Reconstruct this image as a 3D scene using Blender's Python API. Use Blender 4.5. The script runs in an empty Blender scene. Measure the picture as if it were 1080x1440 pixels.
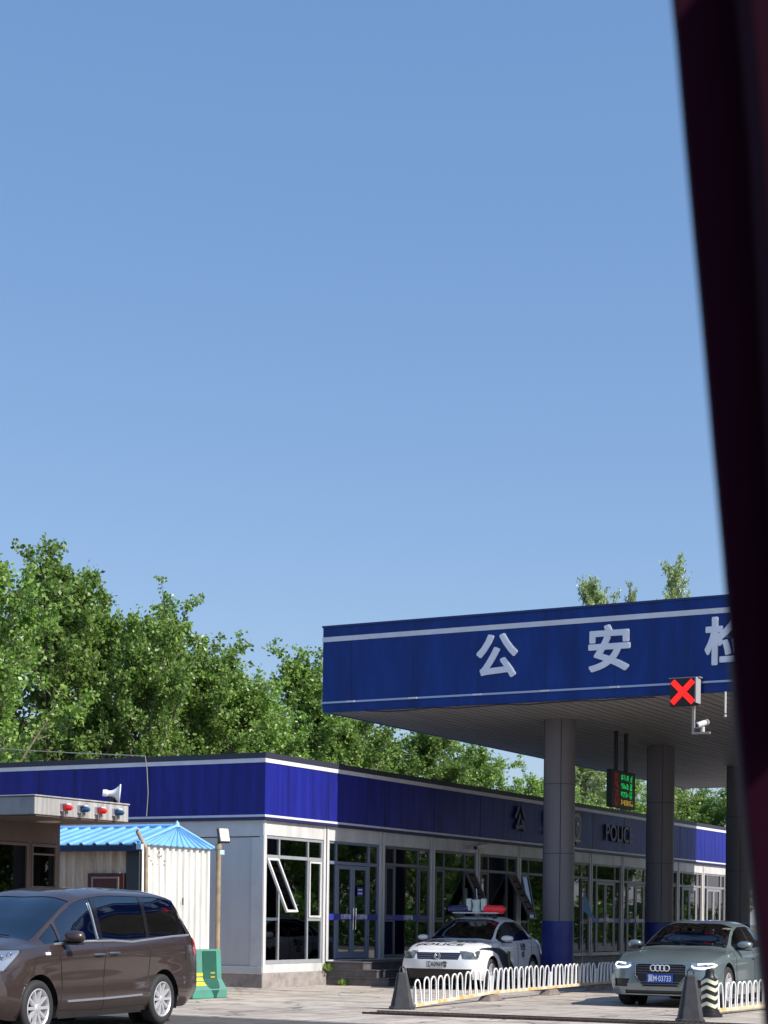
import bpy, bmesh, math, random
import numpy as np
from mathutils import Vector, Matrix, Euler
from mathutils.bvhtree import BVHTree
R = math.radians
S = bpy.context.scene
COL = S.collection
random.seed(7)

# ------------------------------------------------------------------ camera
PITCH, ROLL, YAW = R(0.545), R(0.694), R(28.589)
cd = bpy.data.cameras.new('camera'); cam = bpy.data.objects.new('camera', cd); COL.objects.link(cam)
cd.sensor_fit = 'VERTICAL'; cd.sensor_height = 36; cd.sensor_width = 27
cd.lens = 2515.6 * 36 / 1440
cd.shift_y = (1268.4 - 720) / 1440
cd.clip_start = 0.05; cd.clip_end = 3000
cam.location = (0, 0, 1.5)
cam.matrix_world = Matrix.Translation((0, 0, 1.5)) @ Matrix.Rotation(YAW, 4, 'Z') @ Matrix.Rotation(R(90) + PITCH, 4, 'X') @ Matrix.Rotation(ROLL, 4, 'Z')
cd.dof.use_dof = True; cd.dof.focus_distance = 33; cd.dof.aperture_fstop = 17
S.camera = cam
# ------------------------------------------------------------------ light
SUN_EL = 42
w = bpy.data.worlds.new('World'); S.world = w; w.use_nodes = True
nt = w.node_tree; bg = nt.nodes['Background']
sky = nt.nodes.new('ShaderNodeTexSky'); sky.sky_type = 'NISHITA'; sky.sun_disc = False
sky.sun_elevation = R(SUN_EL); sky.sun_rotation = R(90)
sky.air_density = 1.0; sky.dust_density = 0.6; sky.ozone_density = 3.0; sky.altitude = 0
tnt = nt.nodes.new('ShaderNodeMix'); tnt.data_type = 'RGBA'; tnt.blend_type = 'MULTIPLY'; tnt.inputs[0].default_value = 1; tnt.inputs[7].default_value = (.99, 1.03, 1.12, 1)
nt.links.new(sky.outputs[0], tnt.inputs[6]); 
hz_ = nt.nodes.new('ShaderNodeMix'); hz_.data_type = 'RGBA'; hz_.blend_type = 'MULTIPLY'; hz_.inputs[0].default_value = 1; hz_.inputs[7].default_value = (.75, .60, .45, 1)   # thin high haze evens the sky out
ad_ = nt.nodes.new('ShaderNodeMix'); ad_.data_type = 'RGBA'; ad_.blend_type = 'ADD'; ad_.inputs[0].default_value = 1; ad_.inputs[7].default_value = (.42, 1.12, 2.62, 1)
nt.links.new(tnt.outputs[2], hz_.inputs[6]); nt.links.new(hz_.outputs[2], ad_.inputs[6]); nt.links.new(ad_.outputs[2], bg.inputs[0]); bg.inputs[1].default_value = 0.113
ld = bpy.data.lights.new('sun', 'SUN'); ld.energy = 4.8; ld.angle = R(0.5); ld.color = (1, 0.95, 0.87)
sun = bpy.data.objects.new('sun', ld); COL.objects.link(sun)
sun.rotation_euler = Vector((math.cos(R(SUN_EL)), -0.0, math.sin(R(SUN_EL)))).to_track_quat('Z', 'Y').to_euler()
sun.location = (30, 0, 30)
S.view_settings.view_transform = 'Standard'; S.view_settings.look = 'None'
S.view_settings.exposure = 0.38; S.view_settings.gamma = 1
S.cycles.max_bounces = 8; S.cycles.transparent_max_bounces = 12; S.cycles.use_denoising = True

# ------------------------------------------------------------------ materials
MATS = {}
def mat(name, col, rough=.6, metal=0., spec=.5, coat=0., var=0., vscale=3., bump=0., bscale=40., emis=None, estr=0., streak=None, col2=None):
    if name in MATS: return MATS[name]
    m = bpy.data.materials.new(name); m.use_nodes = True; n = m.node_tree; b = n.nodes['Principled BSDF']
    b.inputs['Base Color'].default_value = (*col, 1); b.inputs['Roughness'].default_value = rough
    b.inputs['Metallic'].default_value = metal; b.inputs['Specular IOR Level'].default_value = spec
    if coat: b.inputs['Coat Weight'].default_value = coat; b.inputs['Coat Roughness'].default_value = .04
    if emis: b.inputs['Emission Color'].default_value = (*emis, 1); b.inputs['Emission Strength'].default_value = estr
    if var or bump:
        tc = n.nodes.new('ShaderNodeTexCoord')
    if var:
        mp = n.nodes.new('ShaderNodeMapping'); n.links.new(tc.outputs['Object'], mp.inputs[0])
        if streak: mp.inputs['Scale'].default_value = streak
        nz = n.nodes.new('ShaderNodeTexNoise'); nz.inputs['Scale'].default_value = vscale; nz.inputs['Detail'].default_value = 7; nz.inputs['Roughness'].default_value = .62
        n.links.new(mp.outputs[0], nz.inputs['Vector'])
        mx = n.nodes.new('ShaderNodeMix'); mx.data_type = 'RGBA'
        c2 = col2 if col2 else tuple(max(0, c * (1 - var)) for c in col)
        c1 = col if col2 else tuple(min(1, c * (1 + var * .6)) for c in col)
        mx.inputs[6].default_value = (*c1, 1); mx.inputs[7].default_value = (*c2, 1)
        cr = n.nodes.new('ShaderNodeMapRange'); cr.inputs[1].default_value = .35; cr.inputs[2].default_value = .68
        n.links.new(nz.outputs[0], cr.inputs[0]); n.links.new(cr.outputs[0], mx.inputs[0])
        n.links.new(mx.outputs[2], b.inputs['Base Color'])
        mr = n.nodes.new('ShaderNodeMapRange'); mr.inputs[3].default_value = max(0.02, rough - .1); mr.inputs[4].default_value = min(1, rough + .12)
        n.links.new(nz.outputs[0], mr.inputs[0]); n.links.new(mr.outputs[0], b.inputs['Roughness'])
    if bump:
        nb = n.nodes.new('ShaderNodeTexNoise'); nb.inputs['Scale'].default_value = bscale; nb.inputs['Detail'].default_value = 5
        n.links.new(tc.outputs['Object'], nb.inputs['Vector'])
        bm_ = n.nodes.new('ShaderNodeBump'); bm_.inputs['Strength'].default_value = bump; bm_.inputs['Distance'].default_value = .02
        n.links.new(nb.outputs[0], bm_.inputs['Height']); n.links.new(bm_.outputs[0], b.inputs['Normal'])
    MATS[name] = m; return m

def glass(name, tint, trans=.5, rough=.01, refl=.04, wav=0., gcol=(1, 1, 1)):
    """window glass: fresnel reflection over a tinted see-through pane"""
    if name in MATS: return MATS[name]
    m = bpy.data.materials.new(name); m.use_nodes = True; n = m.node_tree
    for x in list(n.nodes): n.nodes.remove(x)
    out = n.nodes.new('ShaderNodeOutputMaterial')
    tr = n.nodes.new('ShaderNodeBsdfTransparent'); tr.inputs[0].default_value = (*[t * trans for t in tint], 1)
    gl = n.nodes.new('ShaderNodeBsdfGlossy'); gl.inputs['Roughness'].default_value = rough; gl.inputs[0].default_value = (*gcol, 1)
    lw = n.nodes.new('ShaderNodeFresnel'); lw.inputs[0].default_value = 1.52
    mr = n.nodes.new('ShaderNodeMath'); mr.operation = 'ADD'; mr.inputs[1].default_value = refl; mr.use_clamp = True
    n.links.new(lw.outputs[0], mr.inputs[0])
    mx = n.nodes.new('ShaderNodeMixShader'); n.links.new(mr.outputs[0], mx.inputs[0]); n.links.new(tr.outputs[0], mx.inputs[1]); n.links.new(gl.outputs[0], mx.inputs[2])
    if wav:
        tc = n.nodes.new('ShaderNodeTexCoord'); nz = n.nodes.new('ShaderNodeTexNoise'); nz.inputs['Scale'].default_value = 1.3
        bm_ = n.nodes.new('ShaderNodeBump'); bm_.inputs['Strength'].default_value = wav; bm_.inputs['Distance'].default_value = .02
        n.links.new(tc.outputs['Object'], nz.inputs['Vector']); n.links.new(nz.outputs[0], bm_.inputs['Height'])
        n.links.new(bm_.outputs[0], gl.inputs['Normal'])
    n.links.new(mx.outputs[0], out.inputs[0])
    MATS[name] = m; return m

def leafmat(name, c1, c2, trans=.35):
    m = bpy.data.materials.new(name); m.use_nodes = True; n = m.node_tree; b = n.nodes['Principled BSDF']
    g = n.nodes.new('ShaderNodeNewGeometry')
    mx = n.nodes.new('ShaderNodeMix'); mx.data_type = 'RGBA'; mx.inputs[6].default_value = (*c1, 1); mx.inputs[7].default_value = (*c2, 1)
    n.links.new(g.outputs['Random Per Island'], mx.inputs[0])
    oi = n.nodes.new('ShaderNodeObjectInfo'); hs = n.nodes.new('ShaderNodeHueSaturation')
    mr = n.nodes.new('ShaderNodeMapRange'); mr.inputs[3].default_value = .8; mr.inputs[4].default_value = 1.25
    n.links.new(oi.outputs['Random'], mr.inputs[0]); n.links.new(mr.outputs[0], hs.inputs['Value']); n.links.new(mx.outputs[2], hs.inputs['Color'])
    n.links.new(hs.outputs[0], b.inputs['Base Color']); b.inputs['Roughness'].default_value = .38
    tl = n.nodes.new('ShaderNodeBsdfTranslucent'); n.links.new(hs.outputs[0], tl.inputs[0])
    ms = n.nodes.new('ShaderNodeMixShader'); ms.inputs[0].default_value = trans
    n.links.new(b.outputs[0], ms.inputs[1]); n.links.new(tl.outputs[0], ms.inputs[2]); n.links.new(ms.outputs[0], n.nodes['Material Output'].inputs[0])
    return m

# ------------------------------------------------------------------ mesh builder
def K(p):      # survey scale of the station buildings (measured from the viewpoint height)
    return (p[0] * 1.045, p[1] * 1.045, 1.5 + (p[2] - 1.5) * 1.045)
class MB:
    def __init__(s, k=False): s.v = []; s.f = []; s.k = k; s.M = None
    def add(s, vs, fs):
        o = len(s.v)
        if s.M is not None: vs = [tuple(s.M @ Vector(p)) for p in vs]
        if s.k: vs = [K(p) for p in vs]
        s.v += [tuple(p) for p in vs]; s.f += [tuple(i + o for i in f) for f in fs]; return s
    def box(s, x0, x1, y0, y1, z0, z1):
        if x0 > x1: x0, x1 = x1, x0
        if y0 > y1: y0, y1 = y1, y0
        if z0 > z1: z0, z1 = z1, z0
        return s.add([(x0, y0, z0), (x1, y0, z0), (x1, y1, z0), (x0, y1, z0), (x0, y0, z1), (x1, y0, z1), (x1, y1, z1), (x0, y1, z1)],
                     [(0, 3, 2, 1), (4, 5, 6, 7), (0, 1, 5, 4), (1, 2, 6, 5), (2, 3, 7, 6), (3, 0, 4, 7)])
    def hexa(s, b, t):  # bottom ring (ccw from above) and top ring
        n = len(b); return s.add(list(b) + list(t), [tuple(range(n))[::-1], tuple(range(n, 2 * n))] + [(i, (i + 1) % n, n + (i + 1) % n, n + i) for i in range(n)])
    def tube(s, path, r, n=8, caps=True):
        path = [Vector(p) for p in path]; m = len(path); rs = r if isinstance(r, (list, tuple)) else [r] * m
        vs = []; up = None
        for i, p in enumerate(path):
            t = (path[min(i + 1, m - 1)] - path[max(i - 1, 0)]).normalized()
            if up is None: up = Vector((0, 0, 1)) if abs(t.z) < .9 else Vector((1, 0, 0))
            a = (up - t * up.dot(t)).normalized(); up = a; b = t.cross(a)
            for j in range(n):
                q = 2 * math.pi * j / n; vs.append(tuple(p + (a * math.cos(q) + b * math.sin(q)) * rs[i]))
        fs = [(i * n + j, i * n + (j + 1) % n, (i + 1) * n + (j + 1) % n, (i + 1) * n + j) for i in range(m - 1) for j in range(n)]
        if caps: fs += [tuple(range(n))[::-1], tuple(range((m - 1) * n, m * n))]
        return s.add(vs, fs)
    def cyl(s, a, b, r, n=24): return s.tube([a, b], r, n)
    def lathe(s, prof, M=None, n=32, close=False):   # prof (r, h) about local z
        vs = []; m = len(prof)
        for r, h in prof:
            for j in range(n):
                q = 2 * math.pi * j / n; vs.append((r * math.cos(q), r * math.sin(q), h))
        if M is not None: vs = [tuple(M @ Vector(p)) for p in vs]
        rng = m if close else m - 1
        fs = [(i * n + j, i * n + (j + 1) % n, ((i + 1) % m) * n + (j + 1) % n, ((i + 1) % m) * n + j) for i in range(rng) for j in range(n)]
        return s.add(vs, fs)
    def prism(s, poly, fn, d):   # poly 2d -> fn(u,v,w) 3d ; thickness 0..d
        n = len(poly); return s.add([fn(u, v, 0) for u, v in poly] + [fn(u, v, d) for u, v in poly],
                     [tuple(range(n))[::-1], tuple(range(n, 2 * n))] + [(i, (i + 1) % n, n + (i + 1) % n, n + i) for i in range(n)])
    def each(s, name, m, parent=None, **kw):
        out = []
        for k0 in range(0, len(s.v), 8):
            u = MB(); u.v = s.v[k0:k0 + 8]; u.f = [tuple(i - k0 for i in f) for f in s.f if k0 <= f[0] < k0 + 8]; out.append(u.build(name, m, parent, **kw))
        return out
    def build(s, name, m, parent=None, smooth=False, bevel=0, base=None, fixn=True, angle=35):
        me = bpy.data.meshes.new(name); vs = s.v
        org = Vector((0, 0, 0))
        if parent is not None and parent.get('_wld'): org = parent.location.copy()
        elif parent is None and base is not None: org = Vector(base)
        if parent is not None and parent.parent is not None and parent.get('_org') is not None: org = Vector(parent['_org'])
        vs = [(p[0] - org.x, p[1] - org.y, p[2] - org.z) for p in vs]
        me.from_pydata(vs, [], s.f)
        if fixn:
            b = bmesh.new(); b.from_mesh(me); bmesh.ops.recalc_face_normals(b, faces=b.faces); b.to_mesh(me); b.free()
        me.materials.append(m)
        o = bpy.data.objects.new(name, me); COL.objects.link(o)
        if parent is not None: o.parent = parent; o['_org'] = tuple(org)
        else: o.location = org; o['_org'] = tuple(org)
        if smooth:
            me.shade_smooth()
            me.set_sharp_from_angle(angle=R(angle))
        if bevel:
            bv = o.modifiers.new('bevel', 'BEVEL'); bv.width = bevel; bv.segments = 2; bv.limit_method = 'ANGLE'; bv.angle_limit = R(40)
        return o
def thing(name, label, cat, loc, group=None, rz=0, wld=True):
    o = bpy.data.objects.new(name, None); COL.objects.link(o); o.location = loc; o.rotation_euler = (0, 0, rz)
    o['label'] = label; o['category'] = cat; o.empty_display_size = .2
    if group: o['group'] = group
    if wld: o['_wld'] = 1
    return o
def tag(o, label=None, cat=None, group=None, kind=None):
    if label: o['label'] = label
    if cat: o['category'] = cat
    if group: o['group'] = group
    if kind: o['kind'] = kind
    return o
def kb(x, y, z=0): return K((x, y, z))

_tc = {}
def text_geo(txt, size, bold=.0, depth=.02, center=True):
    """letters as solid mesh: local x right, y up, z towards the reader"""
    key = (txt, size, bold, depth)
    if key not in _tc:
        c = bpy.data.curves.new('t', 'FONT'); c.body = txt; c.size = size; c.offset = bold; c.extrude = depth / 2; c.resolution_u = 3
        c.align_x = 'CENTER'; c.align_y = 'CENTER'
        o = bpy.data.objects.new('t', c); COL.objects.link(o)
        dg = bpy.context.evaluated_depsgraph_get(); me = bpy.data.meshes.new_from_object(o.evaluated_get(dg))
        _tc[key] = ([tuple(v.co) for v in me.vertices], [tuple(p.vertices) for p in me.polygons])
        bpy.data.objects.remove(o); bpy.data.curves.remove(c)
    return _tc[key]
def frame(origin, right, up):
    r = Vector(right).normalized(); u = Vector(up); u = (u - r * u.dot(r)).normalized(); n = r.cross(u)
    return Matrix(((r.x, u.x, n.x, origin[0]), (r.y, u.y, n.y, origin[1]), (r.z, u.z, n.z, origin[2]), (0, 0, 0, 1)))
def add_text(mb, txt, size, M, bold=0, depth=.02, sx=1, sy=1):
    v, f = text_geo(txt, size, bold, depth)
    mb.add([tuple(M @ Vector((p[0] * sx, p[1] * sy, p[2]))) for p in v], f)

WHITE = mat('white_painted_metal', (.60, .59, .58), .42, var=.22, vscale=2.2, streak=(1, 1, .25))
PANEL = mat('pale_grey_panel', (.50, .53, .56), .5, var=.10, vscale=1.4, streak=(1, 1, .2))
BLUE = mat('deep_blue_panel', (.014, .019, .225), .42, var=.38, vscale=2.2, streak=(2.2, 2.2, .22), spec=.28, bump=.25, bscale=1.1)
BLUEC = mat('canopy_blue_panel', (.004, .034, .205), .4, var=.32, vscale=1.3, streak=(1.5, 1.5, .3), spec=.3, bump=.25, bscale=.9)
STRIPE = mat('silver_white_stripe', (.72, .73, .78), .4, var=.1)
DARKCAP = mat('dark_metal_cap', (.035, .035, .06), .5)
CONC = mat('grey_concrete_plinth', (.30, .27, .255), .85, var=.28, vscale=5, bump=.3)
STEPM = mat('dark_stone_steps', (.11, .10, .105), .7, var=.3, vscale=4, bump=.2)
FRAMEG = mat('grey_aluminium_frame', (.40, .42, .45), .4, metal=.3, var=.1)
FRAMEB = mat('blue_grey_door_frame', (.19, .22, .32), .4, metal=.2)
GLASS = glass('window_glass', (.55, .75, .82), .6, refl=.10, wav=.04)
BLACK = mat('black_plastic', (.012, .012, .013), .45)
CHROME = mat('bright_chrome', (.75, .76, .78), .12, metal=1)
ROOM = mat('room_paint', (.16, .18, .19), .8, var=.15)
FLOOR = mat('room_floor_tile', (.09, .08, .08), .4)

# ------------------------------------------------------------------ ground
def ground_material():
    m = bpy.data.materials.new('worn_concrete'); m.use_nodes = True; n = m.node_tree; b = n.nodes['Principled BSDF']
    L = n.links.new
    tc = n.nodes.new('ShaderNodeTexCoord')
    def noise(sc, det=8, stretch=None, ro=.6):
        mp = n.nodes.new('ShaderNodeMapping'); L(tc.outputs['Object'], mp.inputs[0])
        if stretch: mp.inputs['Scale'].default_value = stretch
        z = n.nodes.new('ShaderNodeTexNoise'); z.inputs['Scale'].default_value = sc; z.inputs['Detail'].default_value = det; z.inputs['Roughness'].default_value = ro
        L(mp.outputs[0], z.inputs['Vector']); return z.outputs[0]
    def ramp(src, a, b_, c1, c2):
        r = n.nodes.new('ShaderNodeMapRange'); r.inputs[1].default_value = a; r.inputs[2].default_value = b_; L(src, r.inputs[0])
        x = n.nodes.new('ShaderNodeMix'); x.data_type = 'RGBA'; L(r.outputs[0], x.inputs[0])
        for i, c in ((6, c1), (7, c2)):
            if isinstance(c, tuple): x.inputs[i].default_value = (*c, 1)
            else: L(c, x.inputs[i])
        return x.outputs[2]
    base = ramp(noise(.35), .35, .7, (.40, .345, .285), (.56, .50, .43))
    st = ramp(noise(1.1, 8, (.9, 1.6, 1)), .47, .62, base, (.27, .225, .185))
    tr_ = ramp(noise(2.2, 6, (2.6, .12, 1)), .56, .66, st, (.20, .175, .155)); st = tr_
    st2 = ramp(noise(6, 8), .57, .70, st, (.19, .16, .135))
    vo = n.nodes.new('ShaderNodeTexVoronoi'); vo.feature = 'DISTANCE_TO_EDGE'; vo.inputs['Scale'].default_value = .33
    wn = n.nodes.new('ShaderNodeTexNoise'); wn.inputs['Scale'].default_value = 1.4; L(tc.outputs['Object'], wn.inputs['Vector'])
    va = n.nodes.new('ShaderNodeVectorMath'); va.operation = 'ADD'; L(tc.outputs['Object'], va.inputs[0]); L(wn.outputs[1], va.inputs[1]); L(va.outputs[0], vo.inputs['Vector'])
    st2 = ramp(vo.outputs['Distance'], .004, .012, (.10, .085, .075), st2)
    fine = ramp(noise(60, 3), .3, .75, st2, (.40, .36, .33))
    mxx = n.nodes.new('ShaderNodeMix'); mxx.data_type = 'RGBA'; mxx.inputs[0].default_value = .35; L(st2, mxx.inputs[6]); L(fine, mxx.inputs[7])
    # slab joints
    br = n.nodes.new('ShaderNodeTexBrick'); br.offset = 0; br.inputs['Scale'].default_value = 1; br.inputs['Brick Width'].default_value = 4.5; br.inputs['Row Height'].default_value = 4.5
    br.inputs['Mortar Size'].default_value = .018; br.inputs['Mortar Smooth'].default_value = .3; L(tc.outputs['Object'], br.inputs[0])
    mj = n.nodes.new('ShaderNodeMix'); mj.data_type = 'RGBA'; L(br.outputs['Fac'], mj.inputs[0]); L(mxx.outputs[2], mj.inputs[6]); mj.inputs[7].default_value = (.12, .105, .095, 1)
    L(mj.outputs[2], b.inputs['Base Color']); b.inputs['Roughness'].default_value = .85
    bp = n.nodes.new('ShaderNodeBump'); bp.inputs['Strength'].default_value = .35; bp.inputs['Distance'].default_value = .02; L(noise(25, 8), bp.inputs['Height']); L(bp.outputs[0], b.inputs['Normal'])
    return m
g = MB(); g.add([(-900, -300, -.03), (900, -300, -.03), (900, 1500, -.03), (-900, 1500, -.03)], [(0, 1, 2, 3)])
tag(g.build('ground', mat('dry_grass_soil', (.09, .11, .04), .95, var=.5, vscale=.6, col2=(.13, .11, .07))), kind='structure')
g = MB(); g.add([(-70, -60, 0), (9.5, -60, 0), (9.5, 75, 0), (-70, 75, 0)], [(0, 1, 2, 3)])
tag(g.build('forecourt', ground_material()), kind='structure')
ASPH = mat('worn_asphalt', (.085, .08, .08), .9, var=.3, vscale=2.5, bump=.5, bscale=120)
g = MB(); g.add([(-69, -59, .004), (9.4, -59, .004), (9.4, 22.3, .004), (-69, 22.3, .004)], [(0, 1, 2, 3)])
tag(g.build('road', ASPH), kind='structure')
g = MB(); g.add([(-69, 22.45, .005), (9.4, 22.45, .005), (9.4, 22.62, .005), (-69, 22.62, .005)], [(0, 1, 2, 3)])
tag(g.build('road_edge_line', mat('worn_white_paint', (.62, .59, .55), .7, var=.4, vscale=9, col2=(.33, .29, .26))), kind='structure')
g = MB(); g.add([(-13, 75, -.02), (7, 75, -.02), (7, 400, -.02), (-13, 400, -.02)], [(0, 1, 2, 3)])
tag(g.build('far_road', ASPH), kind='structure')

# ------------------------------------------------------------------ office building
W = -19.58; Y0 = 30.79; Y1 = 61.6; BW = 2.53
bl = thing('office_building', 'long single storey white modular office with a deep blue fascia band beside the checkpoint canopy', 'building', kb(W, Y0, 0))
m = MB(True); m.box(-27.5, W + .02, Y0 - .03, Y0 + 2.72, -.1, .36); m.box(-27.5, W - .13, Y0 + 2.72, Y1, -.1, .50); m.build('plinth', CONC, bl, bevel=.015)
m = MB(True); m.box(-27.5, -25.1, Y0 + .2, Y1 - .06, .50, 4.58); m.build('rear_wall', PANEL, bl)
m = MB(True); m.box(-27.5, W - .2, Y1, Y1 + .12, .5, 4.6); m.build('end_wall', PANEL, bl)
m = MB(True); m.box(-27.5, W - .22, Y0 + .25, Y1 - .05, 4.60, 4.70); m.build('roof', mat('roof_sheet', (.2, .22, .26), .7), bl)
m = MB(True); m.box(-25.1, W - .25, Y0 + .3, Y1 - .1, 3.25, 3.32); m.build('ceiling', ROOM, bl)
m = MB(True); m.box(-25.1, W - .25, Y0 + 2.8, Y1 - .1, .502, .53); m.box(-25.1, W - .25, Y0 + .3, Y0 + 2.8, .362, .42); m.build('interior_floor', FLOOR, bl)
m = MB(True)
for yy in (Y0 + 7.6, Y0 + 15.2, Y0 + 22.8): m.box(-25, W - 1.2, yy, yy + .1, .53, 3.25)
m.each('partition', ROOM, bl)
# gable (left) wall
m = MB(True)
m.box(-27.5, W - .315, Y0 + .05, Y0 + .14, .50, 3.14); m.build('wall_panel', PANEL, bl)
m = MB(True)
m.box(W - .31, W - .02, Y0 + .015, Y0 + .13, .50, 3.14)                # corner post broad side
m.box(-27.5, W - .02, Y0 + .012, Y0 + .13, 3.16, 3.49)
m.box(-27.5, W - .02, Y0 + .012, Y0 + .13, .361, .495)
for x in np.arange(-22.0, -27.5, -2.42):
    m.box(x - .1, x, Y0 + .02, Y0 + .12, .50, 3.14)
m.build('wall_frame', mat('pale_frame', (.56, .59, .61), .45, var=.1, vscale=2), bl, bevel=.008)
# front posts, headers, sills
m = MB(True)
ys = [Y0 + i * BW for i in range(13)]
for i, y in enumerate(ys):
    if i == 0: m.box(W - .12, W - .002, y + .019, y + .115, .362, 3.49)
    else:
        m.box(W - .12, W - .002, y - .115, y - .025, .50 if i > 1 else .362, 3.49)
        m.box(W - .12, W - .002, y + .025, y + .115, .50, 3.49)
m.each('post', WHITE, bl, bevel=.006)
m = MB(True)
for i in range(12): m.box(W - .10, W - .012, ys[i] + .117, ys[i + 1] - .117, 3.185, 3.488)
m.box(W - .10, W - .012, Y0 + .117, ys[1] - .117, .362, .54)
for i in range(1, 12): m.box(W - .10, W - .02, ys[i] + .117, ys[i + 1] - .117, .505, .60)
m.each('header', WHITE, bl, bevel=.006)
# fascia band
for nm, z0, z1, mt, dx in (('fascia_band', 3.60, 4.66, BLUE, .03), ('roof_trim', 4.752, 4.864, DARKCAP, .055), ('fascia_stripe', 4.662, 4.75, STRIPE, .045), ('fascia_stripe', 3.552, 3.598, STRIPE, .045), ('fascia_lip', 3.492, 3.55, mat('dark_blue_lip', (.02, .02, .09), .5), .07)):
    m = MB(True); m.box(W - .10, W + dx, Y0 + .06, Y1, z0, z1); m.box(-27.5, W + dx, Y0 - dx, Y0 + .058, z0, z1); m.build(nm, mt, bl)
m = MB(True)
for i in range(1, 12): m.box(W + .031, W + .034, ys[i] - .008, ys[i] + .008, 3.60, 4.66)
for x in (-22.45, -25.4): m.box(x - .008, x + .008, Y0 - .034, Y0 - .031, 3.6, 4.66)
m.each('panel_joint', mat('joint_line', (.01, .01, .05), .6), bl)
# sign writing on the band
SIGN = mat('dull_grey_letters', (.055, .052, .065), .4, metal=.4)
for ch, y in (('公', 43.25), ('安', 45.2)):
    m = MB(True); add_text(m, ch, .72, frame((W + .07, y, 4.15), (0, 1, 0), (0, 0, 1)), .02, .04); m.build('sign_character', SIGN, bl)
m = None
m = MB(True); add_text(m, 'POLICE', .62, frame((W + .07, 50.5, 4.11), (0, 1, 0), (0, 0, 1)), .008, .04, sx=1.12, sy=1.1)
m.build('sign_letters', SIGN, bl)
GOLD = mat('dull_gold', (.2, .15, .07), .4, metal=.6)
m = MB(True)
sh = [(-.30, .30), (-.2, .42), (0, .47), (.2, .42), (.30, .30), (.27, -.05), (.16, -.33), (0, -.45), (-.16, -.33), (-.27, -.05)]
m.prism([(a, b) for a, b in sh], lambda u, v, d: (W + .032 + d, 47.2 + u, 4.12 + v), .05)
bdg = m.build('police_badge', GOLD, bl, bevel=.01)
m = MB(True); m.prism([(a * .68, b * .62 + .04) for a, b in sh], lambda u, v, d: (W + .083 + d, 47.2 + u, 4.12 + v), .012); m.build('badge_shield', mat('badge_navy', (.02, .03, .12), .4), bdg)
m = MB(True); m.prism([(.09 * math.cos(a * .628 + 1.571) * (1 if a % 2 == 0 else .42), .09 * math.sin(a * .628 + 1.571) * (1 if a % 2 == 0 else .42) + .14) for a in range(10)], lambda u, v, d: (W + .096 + d, 47.2 + u, 4.12 + v), .012)
m.box(W + .083, W + .11, 47.0, 47.4, 3.76, 3.80); m.build('badge_star', STRIPE, bdg)

def win_unit(y0, y1, lit=True, open_left=None, open_right=None, z0=.55, strip=False, fr=(.235, .74), mt=FRAMEG, ang=24):
    """one bay of windows in a frame, with a glass pane and top hung sashes"""
    u = MB(True); xo = W - .03; xi = W - .09
    L = y1 - y0; c = [y0 + L * f for f in fr]; zt = 3.18
    u.box(xi, xo, y0, y0 + .05, z0, zt); u.box(xi, xo, y1 - .05, y1, z0, zt); u.box(xi, xo, y0 + .05, y1 - .05, z0, z0 + .08); u.box(xi, xo, y0 + .05, y1 - .05, zt - .06, zt)
    for q in c:
        u.box(xi, xo, q - .022, q + .022, z0 + .08, zt - .06)
    cells = [(y0 + .05, c[0] - .028), (c[0] + .028, c[1] - .028), (c[1] + .028, y1 - .05)]
    for a, b in cells: u.box(xi + .005, xo - .004, a, b, 2.72, 2.79)
    for k_, (a, b) in enumerate(cells):
        if k_ != 1: u.box(xi + .005, xo - .004, a, b, 1.44, 1.50)
    f = u.build('window_frame', mt, bl, bevel=.004)
    u = MB(True)
    u.box(W - .066, W - .060, y0 + .05, y1 - .05, 2.79, zt - .06)
    u.box(W - .066, W - .060, cells[1][0], cells[1][1], z0 + .08, 2.72)
    for k_ in (0, 2): u.box(W - .066, W - .060, cells[k_][0], cells[k_][1], z0 + .08, 1.44)
    u.build('pane', GLASS, f)
    for k_, op in ((0, open_left), (2, open_right)):
        a, b = cells[k_]; a += .01; b -= .01; zb, zz = 1.51, 2.71; h = zz - zb
        an = R(op) if op else 0
        M = Matrix.Translation((W - .045, 0, zz)) @ Matrix.Rotation(-an, 4, 'Y')
        s_ = MB(True); s_.M = M
        t = .045
        s_.box(-.02, .03, a, a + t, -h, 0); s_.box(-.02, .03, b - t, b, -h, 0); s_.box(-.02, .03, a + t, b - t, -t, 0); s_.box(-.02, .03, a + t, b - t, -h, -h + t)
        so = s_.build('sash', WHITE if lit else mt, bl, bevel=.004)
        if op: so['label'] = 'window sash swung open at the bottom'
        s_ = MB(True); s_.M = M; s_.box(0, .006, a + t, b - t, -h + t, -t); s_.build('pane', GLASS, so)
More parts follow.
